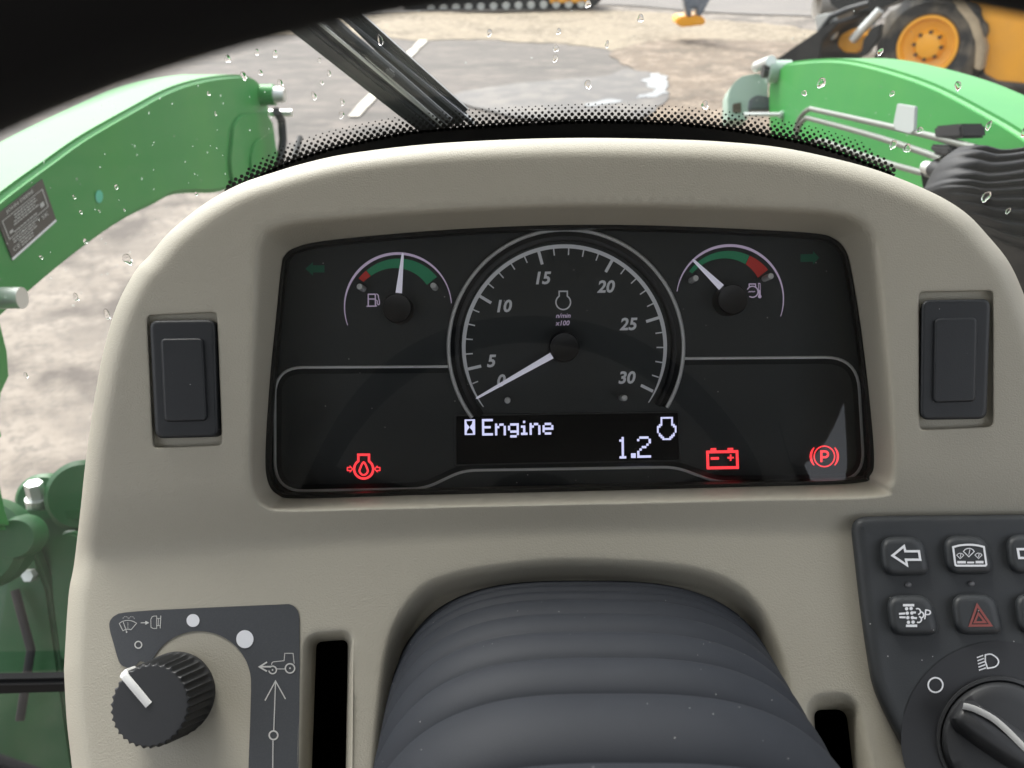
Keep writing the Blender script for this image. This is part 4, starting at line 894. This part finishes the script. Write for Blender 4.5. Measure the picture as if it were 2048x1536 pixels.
for c_ in (160, 222): 
    for a in (10, 60, 110, 160): ribbon(m_, [(zz(c_, 192)[0] + 5.2 * math.cos(math.radians(q_)), zz(c_, 192)[1] - 4.4 * math.sin(math.radians(q_))) for q_ in (a - 14, a, a + 14)], 1.0, fI, step=0)
ribbon(m_, Z([(315, 233), (385, 233)]), 1.6, fI, step=0); blob(m_, Z([(362, 212), (402, 233), (362, 254)]), fI)
ribbon(m_, Z([(430, 172), (452, 164), (478, 164), (478, 290), (445, 292), (420, 280), (418, 200)]), 1.3, fI, True, 0)
ribbon(m_, Z([(520, 160), (514, 290)]), 1.8, fI, step=0); ribbon(m_, Z([(478, 188), (518, 188)]), 1.3, fI, step=0); ribbon(m_, Z([(478, 262), (514, 262)]), 1.3, fI, step=0); ribbon(m_, Z([(496, 188), (494, 262)]), 1.2, fI, step=0)
m_.obj('washer_symbol', OFFW, cl_label, smooth=0)
m_ = MB(); ribbon(m_, circle(276.7, 1289.6, 6.8, 24), 2.4, fI, True, 0); m_.obj('small_ring_mark', OFFW, cl_label, smooth=0)
m_ = MB(); disc(m_, 386, 1241, 13, fI, 32); m_.obj('dot_mark', WHITE, cl_label, smooth=0)
m_ = MB(); disc(m_, 489.7, 1278.3, 17.3, fI, 36, ry=18); m_.obj('dot_mark', WHITE, cl_label, smooth=0)
m_ = MB()                                           # tractor symbol
ribbon(m_, Z([(1540, 683), (1650, 683)]), 3.2, fI, step=0); ribbon(m_, Z([(1608, 635), (1530, 685), (1606, 730)]), 3.0, fI, step=0)
ribbon(m_, Z([(1655, 665), (1658, 645), (1672, 633), (1782, 622), (1790, 546), (1874, 546), (1886, 650)]), 1.4, fI, step=0)
ribbon(m_, circle(*zz(1843, 700), 9.3, 28), 2.6, fI, True, 0); disc(m_, *zz(1843, 698), 1.7, fI, 10)
ribbon(m_, circle(*zz(1665, 716), 7.6, 24, -170, 140), 2.4, fI, step=0); disc(m_, *zz(1665, 716), 1.6, fI, 10); ribbon(m_, Z([(1706, 706), (1792, 706)]), 1.4, fI, step=0)
m_.obj('tractor_symbol', OFFW, cl_label, smooth=0)
m_ = MB(); ribbon(m_, [(530, 1401), (551, 1362), (571, 1398)], 2.2, fI); ribbon(m_, [(551, 1364), (547.5, 1461)], 2.0, fI); ribbon(m_, circle(547, 1470.5, 8.6, 26), 3.0, fI, True, 0); ribbon(m_, [(546, 1481), (544, 1690)], 2.0, fI); m_.obj('arrow_symbol', OFFW, cl_label, smooth=0)

# knob
Bc = L(349, 1389, zf(349, 1389)); Tc = L(299.5, 1411, zf(349, 1389) + 96); ax = (Tc - Bc).normalized(); Hh = (Tc - Bc).length
KN = thing('rotary_knob', 'black fluted rotary knob with a white pointer at the lower left', 'knob', DM, tuple(Bc))
uu = ax.cross(Vector((0, 1, 0))).normalized(); vv = uu.cross(ax).normalized(); r0 = 79 * S; r1 = 75 * S
def kring(h, r, fl=0.0, n=288):
    NR = 34; out = []
    for k in range(n):
        t = 2 * math.pi * k / n; ph = (k * NR / n) % 1.0
        g_ = (1 - fl * (1 - (abs(ph - 0.5) * 2) ** 1.6) * 1.0)
        out.append(Bc + ax * h + (uu * math.cos(t) + vv * math.sin(t)) * r * g_)
    return out
m_ = MB(); m_.loft([kring(-2 * S, r0 * 1.0), kring(4 * S, r0 * 1.0), kring(8 * S, r0, 0.02), kring(16 * S, r0 * .995, 0.085), kring(Hh * 0.8, r1 * 1.01, 0.09), kring(Hh - 5 * S, r1 * 1.0, 0.085), kring(Hh - 1.2 * S, r1 * 0.98, 0.06), kring(Hh, r1 * 0.955, 0.05), kring(Hh + 0.3 * S, r1 * 0.90, 0.0), kring(Hh + 0.35 * S, r1 * 0.88, 0.0), kring(Hh + 0.5 * S, r1 * 0.5)], cap1=True); m_.obj('knob_body', KNOBM, KN, smooth=40)
cdir = (L(240, 1350, zf(349, 1389) + 96) - Tc); cdir -= ax * cdir.dot(ax); cdir.normalize(); sd = ax.cross(cdir).normalized()
path = [(0.02, 0.4), (0.5, 1.2), (0.93, 1.4), (1.0, 0.4), (1.035, -4), (1.045, -16), (1.05, -34)]
m_ = MB(); lo = []
for k, (rr, hh) in enumerate(path):
    w = (7.0 if k < 3 else 8.0) * S; c = Bc + ax * (Hh + hh * S) + cdir * r1 * rr
    nrm = ax if k < 3 else (cdir * 0.8 + ax * 0.4).normalized() if k == 3 else cdir
    lo.append([c - sd * w - nrm * 3 * S, c - sd * w + nrm * 1.5 * S, c - sd * w * 0.6 + nrm * 3 * S, c + sd * w * 0.6 + nrm * 3 * S, c + sd * w + nrm * 1.5 * S, c + sd * w - nrm * 3 * S])
m_.loft(lo, True, True, True); m_.obj('pointer', mat('pointer_white', (0.78, 0.78, 0.76), 0.4), KN, smooth=50)

# ------------------------------------------------------------ keypad on the right
KP = thing('keypad', 'black rubber keypad with raised buttons at the lower right', 'switch panel', DM, tuple(L(1950, 1250, 60)))
kp_base = rpoly([(1699, 1034), (1790, 1031), (2300, 1026), (2300, 1700), (1910, 1700), (1826, 1536), (1770, 1432), (1743, 1372), (1722, 1240)], [34, 30, 4, 4, 10, 30, 40, 60, 200], 6)
kp_top = offset(kp_base, 12)
KH = 34
m_ = MB(); kb = resample(kp_base, 18)
rgs = []
for ins, dz in ((0, -2), (0.5, 8), (2, 18), (6, 27), (12, 32), (20, 34.5), (30, KH + 1), (37, KH)):
    rgs.append([L(x, y, zf(x, y) + dz) for x, y in offset(kb, ins)])
m_.loft(rgs); fill(m_, offset(kb, 37), [], 22, lambda x, y: L(x, y, zf(x, y) + KH)); m_.obj('panel_base', PAD, KP, smooth=50)
zk = lambda x, y: zf(x, y) + KH
def icon_f(d_): return lambda x, y: L(x, y, zk(x, y) + d_)
def button(pts, rad, nm_label):
    l = rpoly(pts, rad, 8); m = MB()
    rg_ = [[L(x, y, zk(x, y) + dz) for x, y in offset(l, i_)] for i_, dz in ((-3, 0.2), (0, -3), (0.8, 2), (3, 9), (7, 13.5), (12, 16), (16, 16.6), (17.5, 16.6))]
    m.loft(rg_, cap1=True); return m.obj('button', PAD, KP, smooth=60, label=nm_label)
R_b = [30, 34, 24, 30]
b1 = button([(1758, 1073), (1846, 1072), (1863, 1151), (1764, 1153)], R_b, 'button with a left arrow')
b2 = button([(1884, 1071), (1972, 1070), (1989, 1149), (1892, 1150)], R_b, 'button with an instrument panel symbol')
b3 = button([(2009, 1069), (2098, 1068), (2114, 1147), (2018, 1149)], R_b, 'button with a right arrow at the picture edge')
b4 = button([(1771, 1190), (1862, 1189), (1880, 1271), (1780, 1273)], R_b, 'button with an exhaust filter symbol and P')
b5 = button([(1900, 1188), (1990, 1187), (2009, 1269), (1910, 1271)], R_b, 'button with a red triangle')
b6 = button([(2026, 1187), (2118, 1186), (2137, 1268), (2036, 1270)], R_b, 'blank looking button at the picture edge')
fB = icon_f(17.6)
def y6(x, y): return (1740 + x / 6.65, 1060 + y / 6.65)
def Y(pts): return [y6(*p) for p in pts]
m_ = MB(); ribbon(m_, Y([(300, 340), (452, 215), (470, 283), (650, 283), (668, 395), (478, 395), (492, 468)]), 4.8, fB, True, 0); m_.obj('left_arrow_symbol', WHITE, b1, smooth=0)
m_ = MB(); ribbon(m_, Y([(1965, 255), (2200, 253), (2220, 370), (1985, 372)]), 4.8, fB, True, 0); m_.obj('right_arrow_symbol', WHITE, b3, smooth=0)
m_ = MB(); ribbon(m_, Y(cr([(1105, 228), (1200, 204), (1320, 196), (1430, 205), (1515, 225)], 5, False) + [(1548, 460), (1535, 474), (1150, 474), (1136, 462)]), 4.0, fB, True, 0)
for (cx, cy, r_) in ((1315, 300, 70), (1200, 345, 45), (1443, 343, 45)):
    ribbon(m_, [y6(cx, cy + r_ * 0.8)] + [y6(cx + r_ * 1.1 * math.cos(math.radians(a)), cy + r_ * 0.1 - r_ * 0.9 * math.sin(math.radians(a))) for a in (160, 130, 110, 90, 70, 50, 20)], 1.8 if r_ > 50 else 1.4, fB, True, 0)
    ribbon(m_, Y([(cx, cy + r_ * 0.4), (cx + r_ * 0.2, cy - r_ * 0.6)]), 1.5, fB, step=0)
for a, b_, t_ in ((1160, 1275, 428), (1292, 1385, 432), (1405, 1510, 427)): ribbon(m_, Y([(a, t_), (b_, t_)]), 5.0 if b_ - a > 100 else 3.6, fB, step=0)
m_.obj('dash_symbol', WHITE, b2, smooth=0)
m_ = MB()
ribbon(m_, Y([(438, 1000), (588, 1000)]), 5.0, fB, step=0); ribbon(m_, Y([(478, 1274), (628, 1274)]), 5.0, fB, step=0)
for x, y in ((487, 1047), (547, 1044), (495, 1106), (557, 1104), (503, 1166), (564, 1165), (512, 1227), (573, 1225)): disc(m_, *y6(x, y), 3.5, fB, 12)
ribbon(m_, Y([(385, 1115), (468, 1110)]), 4.0, fB, step=0); ribbon(m_, Y([(392, 1160), (474, 1162)]), 4.0, fB, step=0); ribbon(m_, Y([(570, 1097), (610, 1097)]), 4.0, fB, step=0); ribbon(m_, Y([(580, 1170), (625, 1172)]), 4.0, fB, step=0)
ribbon(m_, [(y6(632, 1085)[0] + 6 * math.cos(math.radians(a)), y6(632, 1085)[1] - 6 * math.sin(math.radians(a))) for a in range(120, -100, -20)], 2.8, fB, step=0)
ribbon(m_, [(y6(672, 1130)[0] + 6.3 * math.cos(math.radians(a)), y6(672, 1130)[1] - 6.3 * math.sin(math.radians(a))) for a in range(100, -100, -20)], 2.8, fB, step=0)
ribbon(m_, [(y6(645, 1190)[0] + 6 * math.cos(math.radians(a)), y6(645, 1190)[1] - 6 * math.sin(math.radians(a))) for a in range(80, -130, -20)], 2.8, fB, step=0)
text(m_, 'P', *y6(768, 1125), 20, fB, rot=-6); m_.obj('filter_symbol', WHITE, b4, smooth=0)
m_ = MB(); ribbon(m_, Y([(1425, 1000), (1610, 1268), (1330, 1272)]), 4.6, fB, True, 0); ribbon(m_, Y([(1440, 1110), (1530, 1225), (1392, 1228)]), 4.2, fB, True, 0); m_.obj('hazard_symbol', HAZRED, b5, smooth=0)
for x, y in ((1816.5, 1170), (1943, 1168), (2068, 1166)):
    m = MB(); n = 16; m.loft([[L(x + r_ * math.cos(2 * math.pi * k / n), y - r_ * 0.85 * math.sin(2 * math.pi * k / n), zk(x, y) + d_) for k in range(n)] for r_, d_ in ((7, 0.2), (5.5, 2.6), (3, 3.6))], cap1=True); m.obj('indicator_led', LEDM, KP, smooth=60)
# printed darker arc around the light switch
SC = (1998, 1478)
m_ = MB(); arcl = circle(SC[0], SC[1], 196, 50, 60, 245)
fill(m_, resample(arcl + [(2100, 1640), (2100, 1320)], 14), [], 20, icon_f(1.2)); m_.obj('dark_dial_print', PADDARK, KP, smooth=0)
fK = icon_f(2.4)
m_ = MB(); ribbon(m_, circle(1871, 1370, 14.6, 32), 3.2, fK, True, 0); m_.obj('ring_mark', WHITE, KP, smooth=0)
def w4(x, y): return (1600 + x / 2.866, 1000 + y / 2.866)
m_ = MB(); ribbon(m_, [w4(*p) for p in cr([(1062, 888), (1095, 884), (1128, 905), (1138, 930), (1120, 955), (1075, 965)], 5, False)] + [w4(1062, 925)], 2.8, fK, True, 0)
for i in range(5): ribbon(m_, [w4(1014 + i * 3, 904 + i * 18), w4(1050 + i * 4, 890 + i * 18)], 2.5, fK, step=0)
m_.obj('headlight_symbol', WHITE, KP, smooth=0)
LS = thing('light_switch', 'black rotary light switch with a raised grip and white line in the lower right corner', 'knob', DM, tuple(L(SC[0], SC[1], zk(*SC))))
m_ = MB(); n = 72
def sr(r_, d_, dx=0, dy=0): return [L(SC[0] + dx + r_ * math.cos(2 * math.pi * k / n), SC[1] + dy - r_ * math.sin(2 * math.pi * k / n), zk(*SC) + 0.25 * (r_ * -math.sin(2 * math.pi * k / n)) * 1.0 + d_) for k in range(n)]
m_.loft([sr(126, 1), sr(124, 5), sr(118, 6), sr(115, 2), sr(113, 6), sr(111, 14), sr(104, 20), sr(80, 23), sr(40, 24)], cap1=True); m_.obj('switch_base', KNOBM, LS, smooth=50)
gd = Vector((math.cos(math.radians(34)), math.sin(math.radians(34)))); gn = Vector((-gd.y, gd.x)); c0 = Vector(SC)
def gp(s_, t_): p = c0 + gd * s_ + gn * t_; return (p.x, p.y)
rgs = []
for w_, e_, h_ in ((40, 108, 14), (37, 104, 30), (30, 98, 44), (22, 92, 54), (12, 84, 59)):
    rgs.append([L(*gp(s_ * e_, t_ * w_), zk(*SC) + 0.25 * (gp(s_ * e_, t_ * w_)[1] - SC[1]) + h_) for s_, t_ in [(-1, -0.55), (-0.8, -0.9), (-0.3, -1), (0.3, -1), (0.8, -0.9), (1, -0.55), (1, 0.55), (0.8, 0.9), (0.3, 1), (-0.3, 1), (-0.8, 0.9), (-1, 0.55)]])
m_ = MB(); m_.loft(rgs, cap1=True); m_.obj('grip', KNOBM, LS, smooth=60)
m_ = MB(); P_ = cr([(1926, 1412), (1949, 1418), (1984, 1436), (2012, 1459), (2043, 1490), (2075, 1520)], 5, False)
for i in range(2): pass
lo = []
for i, p in enumerate(P_):
    a = Vector(P_[max(0, i - 1)]); b = Vector(P_[min(len(P_) - 1, i + 1)]); d_ = (b - a).normalized(); nn = Vector((-d_.y, d_.x)); p = Vector(p); z = zk(*SC) + 0.25 * (p.y - SC[1]) + 60
    lo.append([L(*(p + nn * 6.5), z - 6), L(*(p + nn * 6), z + 1), L(*p, z + 2.5), L(*(p - nn * 6), z + 1), L(*(p - nn * 6.5), z - 6)])
m_.loft(lo, False); m_.obj('pointer_line', OFFW, LS, smooth=60)

# ------------------------------------------------------------ steering column boot
BT = thing('column_boot', 'dark grey ribbed rubber boot over the steering column in the dashboard opening', 'column boot', DM, tuple(L(1170, 1300, 0)))
crs = [-60, -25, 5, 36, 72, 135, 205, 295, 405, 565, 745, 900]; rid = [-42, -8, 22, 56, 96, 162, 242, 342, 462, 645, 820]
def ribo(z):
    for i in range(len(crs) - 1):
        if crs[i] <= z < crs[i + 1]:
            zp = max(0, z); amp = 6 + 0.026 * zp + 0.00009 * zp * zp; r_ = rid[i]; b0 = -0.5 * amp
            if z < r_: t = (z - crs[i]) / (r_ - crs[i]); return b0 + amp * min(1, t * 1.12) ** 0.8
            t = (z - r_) / (crs[i + 1] - r_); return b0 + amp * math.cos(math.pi / 2 * min(1, t)) ** 0.65
    return 0
rows = []; z = -64.0; NA = 110
while z < 880:
    W = 402 - 0.075 * z; H = 400; xc = 146; yt = -398 - 0.14 * z if z > 0 else -398 + 0.2 * z; row = []; o_ = ribo(z)
    for k in range(NA + 1):
        t = math.pi * k / NA; ct, st = math.cos(t), math.sin(t); e = 2 / 3.1
        x = W * math.copysign(abs(ct) ** e, -ct); y = H * abs(st) ** e
        nx_ = math.copysign(abs(ct) ** (2 - e), -ct) / W; ny_ = abs(st) ** (2 - e) / H; q_ = math.hypot(nx_, ny_) or 1
        row.append(Vector(((xc + x + nx_ / q_ * o_) * S, (yt - H + y + ny_ / q_ * o_) * S, z * S)))
    row = [row[0] - Vector((0, 250 * S, 0))] + row + [row[-1] - Vector((0, 250 * S, 0))]
    rows.append(row); z += 3.0
m_ = MB(); m_.loft(rows, closed=False); m_.obj('ribbed_sleeve', RUBBER, BT, smooth=70)

# ------------------------------------------------------------ steering wheel
C0 = Vector((0.0161, -0.1377, 0.2620)); nz = Vector((-0.0309, -0.1535, 1)).normalized(); RW = 0.1756 + 0.013
SW = thing('steering_wheel', 'black steering wheel rim arching close across the top of the view', 'steering wheel', DM, tuple(C0))
u = Vector((0, 1, 0)).cross(nz).normalized(); v = nz.cross(u)
pth = [C0 + (u * math.cos(t) + v * math.sin(t)) * RW for t in [2 * math.pi * k / 160 for k in range(160)]]
loops = []
for k in range(160):
    t = 2 * math.pi * k / 160; rad = u * math.cos(t) + v * math.sin(t)
    loops.append([pth[k] + (rad * math.cos(a) + nz * math.sin(a)) * 0.0130 for a in [2 * math.pi * j / 16 for j in range(16)]])
loops.append(loops[0]); m_ = MB(); m_.loft(loops); m_.obj('rim', WHEELM, SW, smooth=80)
m_ = MB(); n = 40
m_.loft([[C0 + nz * h + (u * math.cos(2 * math.pi * k / n) + v * math.sin(2 * math.pi * k / n)) * r_ for k in range(n)] for r_, h in ((0.03, -0.09), (0.036, -0.05), (0.038, -0.03), (0.034, -0.024), (0.02, -0.022))], True, True, True); m_.obj('hub', WHEELM, SW, smooth=50)
for side in (-1, 1, 0):
    if side: cen = [(0.016 + side * 0.016, -0.152, 0.165), (0.016 + side * 0.086, -0.1185, 0.17), (0.016 + side * 0.1175, -0.1045, 0.175), (0.016 + side * 0.141, -0.0945, 0.177), (0.016 + side * 0.168, -0.088, 0.215)]; t = math.radians(90 - side * 77)
    else: cen = [(0.016, -0.165, 0.165), (0.016, -0.22, 0.16), (0.016, -0.28, 0.175), (0.014, -0.305, 0.205)]; t = math.radians(270)
    cen = [Vector(c) for c in cen] + [C0 + (u * math.cos(t) + v * math.sin(t)) * RW]; lo = []
    for k, c in enumerate(cen):
        dd = (cen[min(k + 1, len(cen) - 1)] - cen[max(k - 1, 0)]).normalized(); s2 = dd.cross(nz).normalized(); n2 = s2.cross(dd).normalized(); w = (0.020, 0.015, 0.0135, 0.0135, 0.012, 0.010)[k]
        lo.append([c + s2 * (w * math.cos(a)) + n2 * (0.006 * math.sin(a)) for a in [2 * math.pi * j / 14 for j in range(14)]])
    m_ = MB(); m_.loft(lo, True, True, True); m_.obj('spoke', WHEELM, SW, smooth=60)

# bookkeeping values are not part of the description
for o in bpy.data.objects:
    if '_a' in o: del o['_a']
